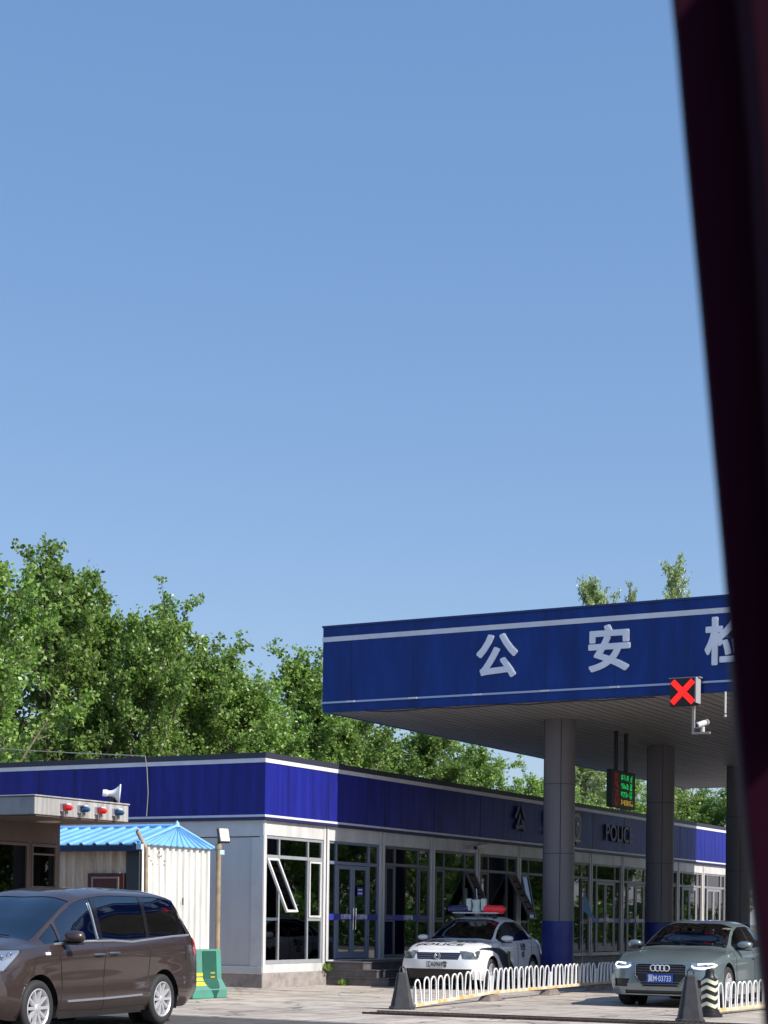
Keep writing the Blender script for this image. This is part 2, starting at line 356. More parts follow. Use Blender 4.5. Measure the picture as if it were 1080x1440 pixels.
def door_unit(y0, y1, mt=FRAMEB, z0=.61, strip=True):
    u = MB(True); xo = W - .03; xi = W - .09; zt = 3.18; L = y1 - y0
    a = y0 + L * .16; b = y0 + L * .80
    for q in (y0 + .03, a, b, y1 - .03): u.box(xi, xo, q - .03, q + .03, z0, zt)
    for p, q in ((y0 + .06, a - .03), (a + .03, b - .03), (b + .03, y1 - .06)): u.box(xi, xo - .004, p, q, 2.68, 2.75); u.box(xi, xo - .004, p, q, zt - .05, zt)
    f = u.build('window_frame', mt, bl, bevel=.004)
    u = MB(True); u.box(W - .068, W - .062, y0 + .06, y1 - .06, 2.75, zt - .05); u.box(W - .068, W - .062, y0 + .06, a - .03, z0, 2.68); u.box(W - .068, W - .062, b + .03, y1 - .06, z0, 2.68)
    u.build('pane', GLASS, f)
    mid = (a + b) / 2
    for p, q, sgn in ((a + .035, mid - .006, 1), (mid + .006, b - .035, -1)):
        d = MB(True); t = .085
        d.box(W - .085, W - .035, p, p + t, z0 + .01, 2.67); d.box(W - .085, W - .035, q - t, q, z0 + .01, 2.67)
        d.box(W - .085, W - .035, p + t, q - t, 2.67 - t, 2.67); d.box(W - .085, W - .035, p + t, q - t, z0 + .01, z0 + .16)
        do = d.build('door', mt, bl, bevel=.004)
        d = MB(True); d.box(W - .064, W - .058, p + t, q - t, z0 + .16, 2.67 - t); d.build('pane', GLASS, do)
        hy = q - .05 if sgn > 0 else p + .05
        d = MB(True); d.tube([(W - .03, hy, 1.25), (W + .02, hy, 1.27), (W + .02, hy, 1.73), (W - .03, hy, 1.75)], .014, 8); d.build('handle', CHROME, do, smooth=True)
    if strip: glass_strip(y0 + .06, y1 - .06, (a + mid) / 2, (mid + b) / 2)
STRIPB = mat('blue_film_strip', (.03, .035, .30), .4)
def glass_strip(a, b, *cs):
    u = MB(True); u.box(W - .028, W - .026, a, b, 1.47, 1.60); st = u.build('safety_strip', STRIPB, bl)
    u = MB(True)
    for c in cs: add_text(u, '公安检查', .115, frame((W - .0245, c + .06, 1.535), (0, 1, 0), (0, 0, 1)), .004, .002)
    u.build('strip_writing', STRIPE, st)
spec = [('w', 24, None, True), ('d',), ('w', None, None, False), ('w', None, 26, False), ('w', None, 30, False), ('w', 12, None, False), ('w', None, None, False), ('d',), ('d',), ('w', None, None, False), ('d',), ('d',)]
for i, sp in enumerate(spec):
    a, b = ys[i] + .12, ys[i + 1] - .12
    if sp[0] == 'w': win_unit(a, b, sp[3], sp[1], sp[2], z0=.545 if i == 0 else .605, mt=FRAMEG if i == 0 else mat('shaded_frame', (.14, .13, .15), .4))  # later bays: frame grey darkened to carry the canopy shade
    else: door_unit(a, b, mt=FRAMEB if i == 1 else mat('grey_door_frame', (.26, .25, .27), .4))  # grey door frames also darkened in colour for the canopy shade
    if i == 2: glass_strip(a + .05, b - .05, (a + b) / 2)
m = MB(True); m.box(W - .028, W - .024, 34.72, 34.98, 2.0, 2.2); nb = m.build('door_notice', STRIPB, bl)
m = MB(True); m.box(W - .0235, W - .022, 34.75, 34.95, 2.13, 2.16); m.box(W - .0235, W - .022, 34.75, 34.95, 2.05, 2.08); m.build('notice_lines', STRIPE, nb)
m = MB(True); m.box(W - .4, W - .38, 32.25, 32.45, 1.95, 2.42); m.build('hanging_paper', mat('cream_paper', (.7, .66, .5), .8), bl)
PAP = mat('pale_notice_paper', (.55, .55, .5), .8)
for yy, z_, h_, w_ in ((37.75, 2.0, .3, .22), (40.25, 1.9, .4, .3), (45.6, 2.0, .3, .22), (49.9, 1.9, .35, .25), (36.9, 2.2, .2, .3), (33.0, 1.2, .2, .15)):
    m = MB(True); m.box(W - .13, W - .125, yy, yy + w_, z_, z_ + h_); m.build('taped_notice', PAP, bl)
for yy in (34.3, 38.0, 40.2, 44.0, 49.0, 54.0):
    m = MB(True); m.box(W - 1.8, W - 1.35, yy, yy + .45, .92, .98); m.box(W - 1.82, W - 1.76, yy, yy + .45, .98, 1.45)
    m.build('waiting_chair', mat('blue_grey_seat', (.12, .15, .22), .5), bl)
# furniture seen in the rooms
m = MB(True)
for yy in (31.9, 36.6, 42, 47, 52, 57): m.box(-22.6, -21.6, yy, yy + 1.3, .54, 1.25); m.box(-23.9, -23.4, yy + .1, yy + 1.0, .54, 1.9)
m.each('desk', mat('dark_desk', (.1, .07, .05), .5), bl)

st_ = thing('entrance_steps', 'three tiered dark stone steps leading up to the glass doors', 'steps', (-20.3, 34.85, 0))
for q, (xf_, z0, z1) in enumerate(((-18.85, 0, .19), (-19.15, .19, .36), (-19.50, .36, .53))):
    m = MB(); m.box(-20.58, xf_, 34.84 + .004 * q, 44.5 - .3 * q, z0, z1 - .03); m.box(-20.58, xf_ + .02, 34.82 + .004 * q, 44.52 - .3 * q, z1 - .03, z1); m.build('step', STEPM, st_, bevel=.006)

# ------------------------------------------------------------------ canopy
CX0, CX1, CY0, CY1 = -19.98, 8.0, 33.73, 57.68  # unseen right part drawn out further to deepen the shade below
cn = thing('checkpoint_canopy', 'huge flat checkpoint canopy with blue fascia and white Chinese characters on round grey columns', 'canopy', kb(-11, 45, 0))
m = MB(True); m.box(CX0, CX1, CY0, CY0 + .12, 6.01, 7.86); m.box(CX0, CX1, CY1 - .12, CY1, 6.01, 7.86); m.box(CX0, CX0 + .12, CY0 + .12, CY1 - .12, 6.01, 7.86); m.box(CX1 - .12, CX1, CY0 + .12, CY1 - .12, 6.01, 7.86)
m.build('fascia', BLUEC, cn)
m = MB(True); m.box(CX0 - .02, CX1 + .02, CY0 - .02, CY0 + .14, 7.862, 7.906); m.box(CX0 - .02, CX1 + .02, CY1 - .14, CY1 + .02, 7.862, 7.906); m.box(CX0 - .02, CX0 + .14, CY0 + .14, CY1 - .14, 7.862, 7.906); m.build('top_cap', mat('cap_blue', (.01, .03, .15), .4), cn)
for z0, z1, d in ((7.55, 7.655, .012), (6.195, 6.235, .03)):
    m = MB(True); m.box(CX0 - d, CX1 + d, CY0 - d, CY0 - .001, z0, z1); m.box(CX0 - d, CX0 - .001, CY0, CY1, z0, z1); m.build('fascia_stripe', STRIPE if z0 > 7 else mat('dull_silver_trim', (.40, .46, .62), .3, metal=.5), cn)
m = MB(True)
x = -19.26
while x < CX1:
    m.box(x - .006, x + .006, CY0 - .003, CY0 - .0005, 6.01, 7.85); x += 1.525
m.each('panel_joint', mat('joint_dark', (.004, .015, .08), .6), cn)
m = MB(True); x = -19.26
while x < CX1: m.box(x - .10, x + .10, CY0 - .045, CY0 - .0305, 6.20, 6.232); x += 1.525
m.each('trim_clip', STRIPE, cn)
m = MB(True); m.box(CX0 + .13, CX1 - .13, CY0 + .13, CY1 - .13, 7.5, 7.6); m.build('roof_deck', PANEL, cn)
# soffit of slats
m = MB(True); x = CX0 + .125; sw = .24
while x + sw < CX1 - .12:
    m.box(x, x + sw - .05, CY0 + .125, CY1 - .125, 6.015, 6.055); x += sw
m.build('soffit', mat('soffit_slat', (.36, .33, .31), .5, var=.12, vscale=1.1, streak=(3, .3, 1), spec=.3), cn)
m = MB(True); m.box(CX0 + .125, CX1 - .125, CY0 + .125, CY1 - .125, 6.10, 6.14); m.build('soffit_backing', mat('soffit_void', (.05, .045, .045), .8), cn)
CT = mat('white_sign_face', (.80, .84, .92), .4, var=.06)
for ch, x in zip('公安检查站', (-15.77, -13.28, -10.80, -8.32, -5.84)):
    m = MB(True)
    for q, (dx, dz) in enumerate(((0, 0), (.024, 0), (-.024, 0), (0, .022), (0, -.022), (.018, .018), (-.018, -.018), (.018, -.018), (-.018, .018))):
        add_text(m, ch, .97, frame((x + dx, CY0 - .02 - .0012 * q, 6.93 + dz), (1, 0, 0), (0, 0, 1)), .006, .02)
    m.build('sign_character', CT, cn)
COLM = mat('grey_column_cladding', (.17, .155, .17), .5, metal=.05, var=.1, vscale=1, streak=(1, 1, .3))
COLB = mat('column_blue_band', (.015, .028, .19), .45, var=.15)
for cx in (-15.75, -6.2, 3.4):
    for cy in (37.05, 43.65, 50.25):
        for rr in ((.355, 1.5, 6.02),):
            m = MB(True); m.cyl((cx, cy, 1.505), (cx, cy, 6.018), .355, 40); c_ = m.build('column', COLM, cn, smooth=True)
        m = MB(True); m.cyl((cx, cy, -.1), (cx, cy, 1.503), .36, 40); m.build('blue_base', COLB, c_, smooth=True)
        m = MB(True)
        for z in (3.0, 4.55): m.cyl((cx, cy, z), (cx, cy, z + .012), .358, 40)
        for q in (-62, -142, 60, 150): a = R(q); m.box(cx + .357 * math.cos(a) - .006, cx + .357 * math.cos(a) + .006, cy + .357 * math.sin(a) - .006, cy + .357 * math.sin(a) + .006, 1.52, 6.0)
        m.build('cladding_seam', mat('seam_dark', (.03, .03, .035), .6), c_)
m = MB(True)
pts = []
for i in range(13):
    x0 = -18.9 + i * .55; pts.append((x0, CY0 - .02, 6.0 - .05 * abs(math.sin(i * 1.1))))
m.tube(pts, .012, 6); m.build('loose_wire', BLACK, cn)

# lane signal with red cross
sx_, sy_ = -11.63, 33.45
ls = thing('lane_signal', 'square black lane signal lit with a red cross on the canopy edge', 'lane signal', kb(sx_, sy_, 5.74))
m = MB(True); m.box(sx_ - .27, sx_ + .27, sy_, sy_ + .16, 5.74, 6.28); m.build('housing', BLACK, ls, bevel=.02)
m = MB(True)
for s in (1, -1):
    a = R(45 * s); u = Vector((math.cos(a), 0, math.sin(a))); v = Vector((-math.sin(a), 0, math.cos(a))); c = Vector((sx_, sy_ - .012 - .006 * s, 6.01))
    for e0, e1 in (((-.30), .30),):
        ring = [c + u * e0 - v * .055, c + u * e1 - v * .055, c + u * e1 + v * .055, c + u * e0 + v * .055]
        m.hexa([tuple(p) for p in ring], [tuple(p + Vector((0, -.01, 0))) for p in ring])
m.build('red_cross', mat('red_led', (.5, .01, .01), .4, emis=(1, .012, .006), estr=1.15), ls)
m = MB(True); m.box(sx_ - .30, sx_ + .33, sy_ + .02, sy_ + .20, 6.285, 6.30); m.box(sx_ + .275, sx_ + .30, sy_ - .10, sy_ + .18, 5.78, 6.28); m.box(sx_ - .1, sx_ + .1, sy_ + .16, CY0, 5.95, 6.1); m.build('hood', mat('grey_bracket', (.35, .35, .37), .5), ls)
cc = thing('surveillance_camera', 'pale surveillance camera on an L shaped arm below the red cross signal', 'camera', kb(-11.470, 33.62, 5.23), 'surveillance cameras')
m = MB(True); m.box(-11.495, -11.445, 33.60, 33.66, 5.23, 5.98); m.box(-11.495, -11.130, 33.60, 33.66, 5.19, 5.23); m.build('bracket', mat('pale_bracket', (.36, .33, .31), .5), cc)
m = MB(True); m.cyl((-11.280, 33.63, 5.23), (-11.280, 33.63, 5.33), .04, 12); m.tube([(-11.340, 33.45, 5.34), (-11.320, 33.52, 5.36), (-11.220, 33.72, 5.43)], [.055, .06, .06], 12); m.build('camera_body', WHITE, cc, smooth=True)
m = MB(True); m.cyl((-11.345, 33.44, 5.338), (-11.338, 33.449, 5.34), .04, 12); m.build('lens', BLACK, cc)
rd = MB(True); rd.cyl((-10.84, 33.66, 5.58), (-10.84, 33.66, 6.0), .022, 10); rd.lathe([(.0, 5.50), (.028, 5.51), (.028, 5.55), (.0, 5.56)], Matrix.Translation((-10.84, 33.66, 0)), 10)
tag(rd.build('antenna_rod', WHITE, base=kb(-10.84, 33.66, 5.5), smooth=True), 'thin white rod hanging from the canopy edge right of the red cross', 'antenna')

# LED information box
lx, ly0, ly1, lz0, lz1 = -15.35, 39.25, 40.77, 4.20, 5.08
ldx = thing('led_information_sign', 'hanging black LED box showing green and amber rows between the round columns', 'LED sign', kb(-15.45, 40, lz0))
m = MB(True); m.box(lx - .15, lx, ly0, ly1, lz0, lz1); m.build('housing', BLACK, ldx, bevel=.015)
m = MB(True); m.cyl((-15.46, 39.75, lz1), (-15.46, 39.75, 6.02), .05, 10); m.build('hanger', BLACK, ldx); m = MB(True); m.cyl((-15.46, 40.4, lz1), (-15.46, 40.4, 6.02), .05, 10); m.build('hanger', BLACK, ldx)
def led(nm, col, cells, es):
    u = MB(True)
    for (a, b, c, d) in cells: u.box(lx + .001, lx + .006, a, b, c, d)
    u.build(nm, mat(nm + '_light', tuple(c * .3 for c in col), .5, emis=col, estr=es * .55 * (.28 if 'red' in nm else 1)), ldx)
random.seed(3)
def glyph(y, z, wd, ht, n=4):
    r = []
    for i in range(n):
        for j in range(n):
            if random.random() < .62: r.append((y + wd * i / n, y + wd * (i + .8) / n, z + ht * j / n, z + ht * (j + .8) / n))
    return r
rows = [4.86, 4.66, 4.46]
for z in rows: led('green_row', (.02, .75, .16), sum([glyph(ly0 + .58 + .17 * q, z, .14, .13) for q in range(3)], []) + glyph(ly0 + 1.14, z - .02, .16, .17, 5), .75)
led('amber_row', (.7, .5, .06), sum([glyph(ly0 + .58 + .17 * q, 4.27, .14, .13) for q in range(5)], []), .6)
for z in (4.85, 4.65, 4.44, 4.25): led('red_character', (.8, .03, .02), glyph(ly0 + .18, z, .24, .18, 5), .55)

# wall camera under the band
wc = thing('surveillance_camera', 'small white bullet camera fixed under the band above the dark office windows', 'camera', kb(W, 41.2, 3.4), 'surveillance cameras')
m = MB(True); m.tube([(W - .01, 41.25, 3.44), (W + .16, 41.1, 3.44), (W + .25, 40.6, 3.38)], .02, 8); m.build('bracket', WHITE, wc, smooth=True)
m = MB(True); m.tube([(W + .25, 40.62, 3.38), (W + .27, 40.5, 3.36), (W + .30, 40.1, 3.30)], [.05, .07, .075], 12); m.build('camera_body', WHITE, wc, smooth=True)
m = MB(True); m.cyl((W + .301, 40.09, 3.299), (W + .302, 40.08, 3.298), .05, 12); m.build('lens', BLACK, wc)

# ------------------------------------------------------------------ security booth
BRN = mat('brown_cladding', (.105, .07, .055), .5, var=.18, vscale=1.5)
bo = thing('security_booth', 'brown guard booth with a grey flat roof and dark windows behind the minivan', 'booth', (-19.6, 22.2, 0))
GF = mat('weathered_grey_fascia', (.42, .41, .40), .55, var=.45, vscale=2.2, streak=(1, 6, .3), col2=(.22, .21, .20))
m = MB(); m.box(-24, -18.0, 21.7, 24.1, 3.06, 3.335); m.box(-24.02, -17.98, 21.68, 24.12, 3.34, 3.365); r_ = m.build('roof', GF, bo, bevel=.01)
XW = -19.4
m = MB(); m.box(-23.5, XW, 21.9, 24.06, 2.70, 3.056); m.box(-23.5, XW - .02, 21.92, 24.04, .0, 1.1)
for a, b in ((21.9, 21.98), (23.225, 23.33), (23.96, 24.06)): m.box(XW - .08, XW, a, b, 1.1, 2.70)
m.box(-23.5, XW - .1, 23.98, 24.04, 1.1, 2.70); m.box(-23.5, -23.4, 21.92, 23.98, 1.1, 2.70); m.box(-23.4, XW - .1, 21.92, 21.97, 1.1, 2.7)
m.build('wall', BRN, bo)
BFR = mat('bronze_frame', (.17, .13, .11), .4, metal=.4)
for a, b in ((21.98, 23.225), (23.33, 23.96)):
    m = MB(); m.box(XW - .06, XW + .01, a, a + .03, 1.1, 2.69); m.box(XW - .06, XW + .01, b - .03, b, 1.1, 2.69); m.box(XW - .06, XW + .01, a + .03, b - .03, 2.64, 2.69)
    if a > 23: m.box(XW - .06, XW, a + .03, b - .03, 2.50, 2.53); m.box(XW - .06, XW, a + .03, b - .03, 1.95, 1.98)
    fo = m.build('window_frame', BFR, bo)
    m = MB(); m.box(XW - .03, XW - .025, a + .03, b - .03, 1.1, 2.64); m.build('pane', glass('booth_glass', (.4, .5, .55), .2, refl=.02), fo)
m = MB(); m.box(XW + .0, -18.02, 21.75, 24.05, 3.035, 3.057); m.build('eave_soffit', BRN, bo)
m = MB(); m.lathe([(.0, 3.0), (.15, 3.005), (.19, 3.02), (.19, 3.033)], Matrix.Translation((-18.75, 22.95, 0)) @ Matrix.Diagonal((1, 1.1, 1, 1)), 24); m.build('ceiling_light', mat('pinkish_lamp_cover', (.5, .36, .36), .4), bo, smooth=True)
LR = mat('red_lens', (.65, .02, .02), .25, emis=(1, .02, .02), estr=.12); LB = mat('blue_lens', (.02, .10, .24), .3)
for i, (y, c) in enumerate(((22.36, 'red'), (22.80, 'blue'), (23.24, 'red'), (23.70, 'blue'))):
    desc = {0: 'small red warning lamp at the near end of the grey booth roof', 1: 'small blue warning lamp between two red ones on the booth roof', 2: 'small red warning lamp between two blue ones on the booth roof', 3: 'small blue warning lamp nearest the loudspeaker on the booth roof'}[i]
    wl = thing('warning_lamp', desc, 'warning lamp', (-17.97, y, 3.12), 'warning lamps along the booth roof edge')
    m = MB(); m.box(-18.0, -17.96, y - .05, y + .05, 3.14, 3.26); m.box(-17.96, -17.86, y - .05, y + .05, 3.245, 3.26); m.build('bracket', STRIPE, wl)
    m = MB(); m.tube([(-17.955, y + .01, 3.195), (-17.90, y + .01, 3.195), (-17.84, y + .015, 3.19), (-17.81, y + .015, 3.188)], [.04, .046, .042, .024], 14); m.build('lens', LR if c == 'red' else LB, wl, smooth=True)
    m = MB(); m.cyl((-17.92, y + .01, 3.07), (-17.92, y + .01, 3.15), .028, 10); m.build('stem', mat('lamp_stem', (.25, .22, .2), .6), wl)
sp = thing('loudspeaker', 'white horn loudspeaker on top of the booth roof corner', 'loudspeaker', (-18.2, 23.75, 3.365))
m = MB(); M = Matrix.Translation((-18.22, 23.98, 3.53)) @ Matrix.Scale(.92, 4) @ Euler((0, R(90 + 4), R(38))).to_matrix().to_4x4()
m.lathe([(.0, -.20), (.05, -.20), (.06, -.19), (.065, -.12), (.05, -.10), (.06, -.03), (.10, .03), (.165, .09), (.185, .10), (.185, .12), (.165, .12), (.12, .06), (.05, .02), (.0, .02)], M @ Matrix.Diagonal((1, 1, 1, 1)), 28); m.build('horn', mat('white_plastic', (.78, .78, .78), .4), sp, smooth=True)
m = MB(); m.box(-18.27, -18.17, 23.9, 24.0, 3.366, 3.46); m.build('mount', BLACK, sp)

# ------------------------------------------------------------------ tin shed
SB = mat('sky_blue_roof_sheet', (.19, .43, .74), .38, metal=.1, var=.14, vscale=2)
SWH = mat('white_corrugated_sheet', (.72, .71, .67), .5, var=.2, vscale=4, streak=(1, 1, .15))
SDT = mat('stained_corrugated_sheet', (.62, .55, .45), .6, var=.4, vscale=3, streak=(3, 3, .3), col2=(.38, .27, .18))
sd = thing('storage_shed', 'small corrugated tin shed with a sky blue hipped roof between the booth and the office', 'shed', (-20.9, 28.3, 0))
sx1, sx0, sy0, sy1 = -20.0, -24.2, 27.2, 29.42
def corr(axis, c, a, b, z0, z1, depth, pitch, out):
    """trapezoidal sheet along one axis"""
    pr = []; t = a
    while t < b - 1e-6:
        for d, o in ((0, 0), (.45, 0), (.55, 1), (.9, 1)):
            q = t + d * pitch
            if q <= b: pr.append((q, o * depth))
        t += pitch
    pr.append((b, 0)); u = MB(); n = len(pr); vs = []
    for zz in (z0, z1):
        for q, o in pr: vs.append((c + out * o, q, zz) if axis == 'y' else (q, c + out * o, zz))
    for zz in (z0, z1):
        for q, o in pr: vs.append((c + out * o - out * .01, q, zz) if axis == 'y' else (q, c + out * o - out * .01, zz))
    fs = [(i, i + 1, n + i + 1, n + i) for i in range(n - 1)] + [(2 * n + i, 2 * n + i + 1, 3 * n + i + 1, 3 * n + i) for i in range(n - 1)]
    fs += [(n + i, n + i + 1, 3 * n + i + 1, 3 * n + i) for i in range(n - 1)]
    u.add(vs, fs); return u
corr('y', sx1, sy0 + .02, sy1, 0, 2.86, .05, .20, 1).build('wall', SWH, sd)['label'] = 'bright white corrugated wall'
w1 = corr('x', sy0, sx0, sx1 - .35, 2.30, 2.78, .03, .22, -1).build('wall', SDT, sd); w1['label'] = 'stained brownish corrugated wall'
corr('x', sy0 - .001, sx0, -21.25, 0, 2.30, .03, .22, -1).build('wall', SDT, sd)
m = MB(); m.box(sx1 - .34, sx1 - .04, sy0 - .02, sy0 + .05, 0, 2.80); m.build('corner_panel', mat('dark_teal_panel', (.04, .055, .065), .5), sd)
m = MB(); m.box(sx0, sx1, sy1 - .05, sy1, 0, 2.75); m.box(sx0, sx0 + .05, sy0 + .05, sy1 - .05, 0, 2.75); m.build('rear_wall', SDT, sd)
DR = mat('dark_red_door', (.075, .022, .018), .5, var=.2)
m = MB(); m.box(-21.22, -20.38, sy0 - .045, sy0 + .02, 0, 2.30); dd = m.build('door', DR, sd, bevel=.005)
m = MB(); m.box(-21.12, -20.48, sy0 - .062, sy0 - .046, 2.20, 2.235); m.box(-21.12, -21.085, sy0 - .062, sy0 - .046, .2, 2.20); m.box(-20.515, -20.48, sy0 - .062, sy0 - .046, .2, 2.20); m.build('door_moulding', mat('faded_moulding', (.30, .22, .2), .5), dd)
# hipped roof: two ribbed slopes
ex1, ex0, ey0, ey1, ez = sx1 + .10, sx0 - .1, sy0 - .22, sy1 + .10, 2.84
apx, apy, az = sx1 - .20, 28.62, 3.24
def slope(nm, p0, p1, t0, t1, pitch, d, mt, th=.02):
    """ribbed sheet between eave p0-p1 and top t0-t1"""
    p0, p1, t0, t1 = map(Vector, (p0, p1, t0, t1)); n = (p1 - p0).cross((t0 + t1) / 2 - (p0 + p1) / 2).normalized()
    if n.z < 0: n = -n
    L = (p1 - p0).length; pr = []; t = 0
    while t < L:
        for a, o in ((0, 0), (.68, 0), (.75, 1), (.93, 1)):
            if t + a * pitch < L: pr.append(((t + a * pitch) / L, o))
        t += pitch
    pr.append((1, 0)); k_ = len(pr); u = MB(); vs = []
    for off in (0, -th):
        for e, f_ in ((p0, p1), (t0, t1)):
            for q, o in pr: vs.append(tuple(e.lerp(f_, q) + n * (o * d + off)))
    fs = []
    for b in (0, 2 * k_): fs += [(b + i, b + i + 1, b + k_ + i + 1, b + k_ + i) for i in range(k_ - 1)]
    fs += [(i, i + 1, 2 * k_ + i + 1, 2 * k_ + i) for i in range(k_ - 1)]
    u.add(vs, fs); return u.build(nm, mt, sd)
slope('roof_sheet', (ex0, ey0, ez), (ex1, ey0, ez), (ex0, apy, az), (apx, apy, az), .31, .035, SB)
slope('roof_sheet', (ex1, ey0, ez), (ex1, ey1, ez), (apx, apy, az), (apx, apy, az), .21, .03, SB)
slope('roof_sheet', (ex1, ey1, ez), (ex0, ey1, ez), (apx, apy, az), (ex0, apy, az), .31, .035, SB)
m = MB(); m.tube([(ex0, apy, az + .02), (apx, apy, az + .03)], .035, 8); m.tube([(apx, apy, az + .03), (ex1 - .02, ey0 + .03, ez + .03)], .03, 8); m.tube([(apx, apy, az + .03), (ex1 - .02, ey1 - .03, ez + .03)], .03, 8); m.lathe([(.06, az), (.04, az + .08), (0, az + .13)], Matrix.Translation((apx, apy, 0)), 10); m.build('ridge_cap', mat('pale_blue_cap', (.22, .48, .85), .4), sd, smooth=True)
m = MB(); m.box(ex0, ex1 - .06, ey0 + .01, ey0 + .04, ez - .13, ez - .025); m.build('eave_board', mat('navy_eave', (.012, .03, .10), .5), sd)
m = MB(); m.box(ex1 - .05, ex1 + .06, ey0 - .02, ey0 + .16, ez - .10, ez + .0); m.build('gutter_end', mat('pale_gutter', (.45, .6, .85), .4), sd)
m = MB(); m.box(ex1 - .03, ex1 + .10, ey1 + .01, ey1 + .16, ez - .10, ez - .01); m.build('gutter_end', MATS['pale_gutter'], sd)
m = MB()
random.seed(5)
for i in range(16):
    yy = sy0 + .12 + random.random() * .55; zz = 2.52 + random.choice((0, .09, .16, -.06)) + random.random() * .02
    m.box(sx1 + .051, sx1 + .053, yy, yy + .02 + .03 * random.random(), zz, zz + .015 + .02 * random.random())
m.build('rust_marks', mat('rust_brown', (.2, .09, .03), .8), sd)
m = MB(); m.box(sx1 + .051, sx1 + .065, 28.46, 28.49, 1.72, 1.86); m.build('bolt_handle', mat('dark_rust', (.12, .08, .06), .7), sd)

TAN = mat('tan_rusted_pole', (.30, .23, .15), .55, var=.3, vscale=6)
p1 = MB(); p1.tube([(-19.80, 27.1, 0), (-19.82, 27.1, 2.76), (-19.86, 27.08, 2.84), (-20.0, 27.05, 3.08)], [.042, .042, .04, .036], 12); p1.tube([(-20.0, 27.05, 3.08), (-19.93, 27.0, 3.12)], .02, 8)
tag(p1.build('steel_pole', TAN, base=(-19.8, 27.1, 0), smooth=True), 'tan steel pole with a bent top at the near corner of the tin shed', 'pole', 'steel poles at the tin shed')
p2 = MB(); p2.tube([(-19.85, 29.55, 0), (-19.85, 29.55, 2.85)], .05, 12); p2.cyl((-19.85, 29.55, 2.84), (-19.85, 29.55, 2.95), .065, 12)
tag(p2.build('steel_pole', TAN, base=(-19.85, 29.55, 0), smooth=True), 'straight tan steel pole carrying the black floodlight', 'pole', 'steel poles at the tin shed')
fl = thing('floodlight', 'small black square floodlight tilted on top of the tan pole', 'floodlight', (-19.85, 29.55, 2.95))
M = Matrix.Translation((-19.78, 29.62, 3.12)) @ Euler((R(72), R(0), R(62))).to_matrix().to_4x4()
m = MB(); m.M = M; m.box(-.12, .12, -.15, .15, -.05, .03); m.build('housing', BLACK, fl, bevel=.01)
m = MB(); m.M = M; m.box(-.095, .095, -.125, .125, .031, .037); m.build('lens', mat('frosted_lens', (.62, .6, .55), .3), fl)
m = MB(); m.tube([(-19.85, 29.55, 2.95), (-19.85, 29.55, 3.10), (-19.80, 29.60, 3.13)], .028, 8); m.build('yoke', BLACK, fl)
cb = MB(True); pc = []
for i in range(25):
    t = i / 24; pc.append((-34 + (34 - 22.5) * t, 30.68, 6.1 + (4.88 - 6.1) * t - .35 * 4 * t * (1 - t) * .4))
pc += [(-22.47, 30.71, 4.6), (-22.44, 30.72, 4.1), (-22.47, 30.715, 3.6)]
cb.tube(pc, .011, 5); tag(cb.build('overhead_cable', mat('grey_cable', (.25, .25, .25), .6), base=kb(-22.5, 30.7, 4.9)), 'thin grey cable sagging down to the left part of the blue band', 'cable')

# green concrete barrier
GRN = mat('faded_green_paint', (.05, .30, .215), .6, var=.4, vscale=5, col2=(.10, .20, .17), bump=.3)
YEL = mat('yellow_paint', (.72, .56, .03), .6, var=.3, vscale=8)
br = thing('traffic_barrier', 'faded green barrier block with yellow stripes behind the minivan', 'barrier', (-18.78, 27.42, 0), rz=R(84))
br.pop('_wld')
def jersey(y0, y1, s=0, hh=0): return [(-.30 - s, y0, 0), (.30 + s, y0, 0)]
m = MB()
prof = [(-.29, 0), (.29, 0), (.29, .16), (.15, .36), (.12, .90), (-.12, .90), (-.15, .36), (-.29, .16)]
m.prism(prof, lambda u, v, d: (d, u, v), .86); m.M = Matrix.Translation((-.4, 0, 0)); m2 = MB(); m2.prism(prof, lambda u, v, d: (d - .55, u, v), .98); b_ = m2.build('block', GRN, br, bevel=.02)
m = MB(); m.add([(.4305, -.055, .0), (.4305, .055, .0), (.4305, .055, .68), (.4305, -.055, .68)], [(0, 1, 2, 3)]); m.box(.431, .436, .02, .055, .02, .68); m.build('end_slot', mat('dark_green_recess', (.01, .06, .045), .7), b_)
m = MB()
m.hexa([(-.17, -.305, .17), (.12, -.305, .17), (.12, -.27, .17), (-.17, -.27, .17)], [(-.28, -.20, .88), (.10, -.20, .88), (.10, -.10, .88), (-.28, -.10, .88)])
m = MB(); pl = [(-.14, .20), (-.02, .02), (.06, .02), (.16, .22), (.20, .88), (-.20, .88)]
def face(u, v):  # y on the front slope
    for (ua, va), (ub, vb) in (((-.29, 0), (-.29, .16)), ((-.29, .16), (-.15, .36)), ((-.15, .36), (-.12, .90))):
        if v <= vb + 1e-6: return ua + (ub - ua) * (v - va) / (vb - va)
    return -.12
def wrap(name, x0f, x1f, z0, z1, mt, d=.004):
    u = MB(); n = 12; vs = []
    for i in range(n + 1):
        z = z0 + (z1 - z0) * i / n; vs += [(x0f(z), face(0, z) - d, z), (x1f(z), face(0, z) - d, z)]
    u.add(vs, [(2 * i, 2 * i + 1, 2 * i + 3, 2 * i + 2) for i in range(n)]); return u.build(name, mt, b_)
hw = lambda z: .03 + .17 * min(1, max(0, (z - .05) / .22))
wrap('recess_panel', lambda z: .08 - hw(z), lambda z: .08 + hw(z), .0, .87, mat('shaded_recess_green', (.012, .085, .06), .5, var=.3), .006)  # flat panel, the dark of a recess put into its green
for z in (.24, .325, .41): wrap('yellow_stripe', lambda z_: -.54, lambda z_: .08 - hw(z_), z, z + .06, YEL, .005)
for z in (.375, .45): wrap('yellow_stripe', lambda z_: .10, lambda z_: .22, z, z + .03, mat('old_yellow', (.4, .3, .02), .6), .009)

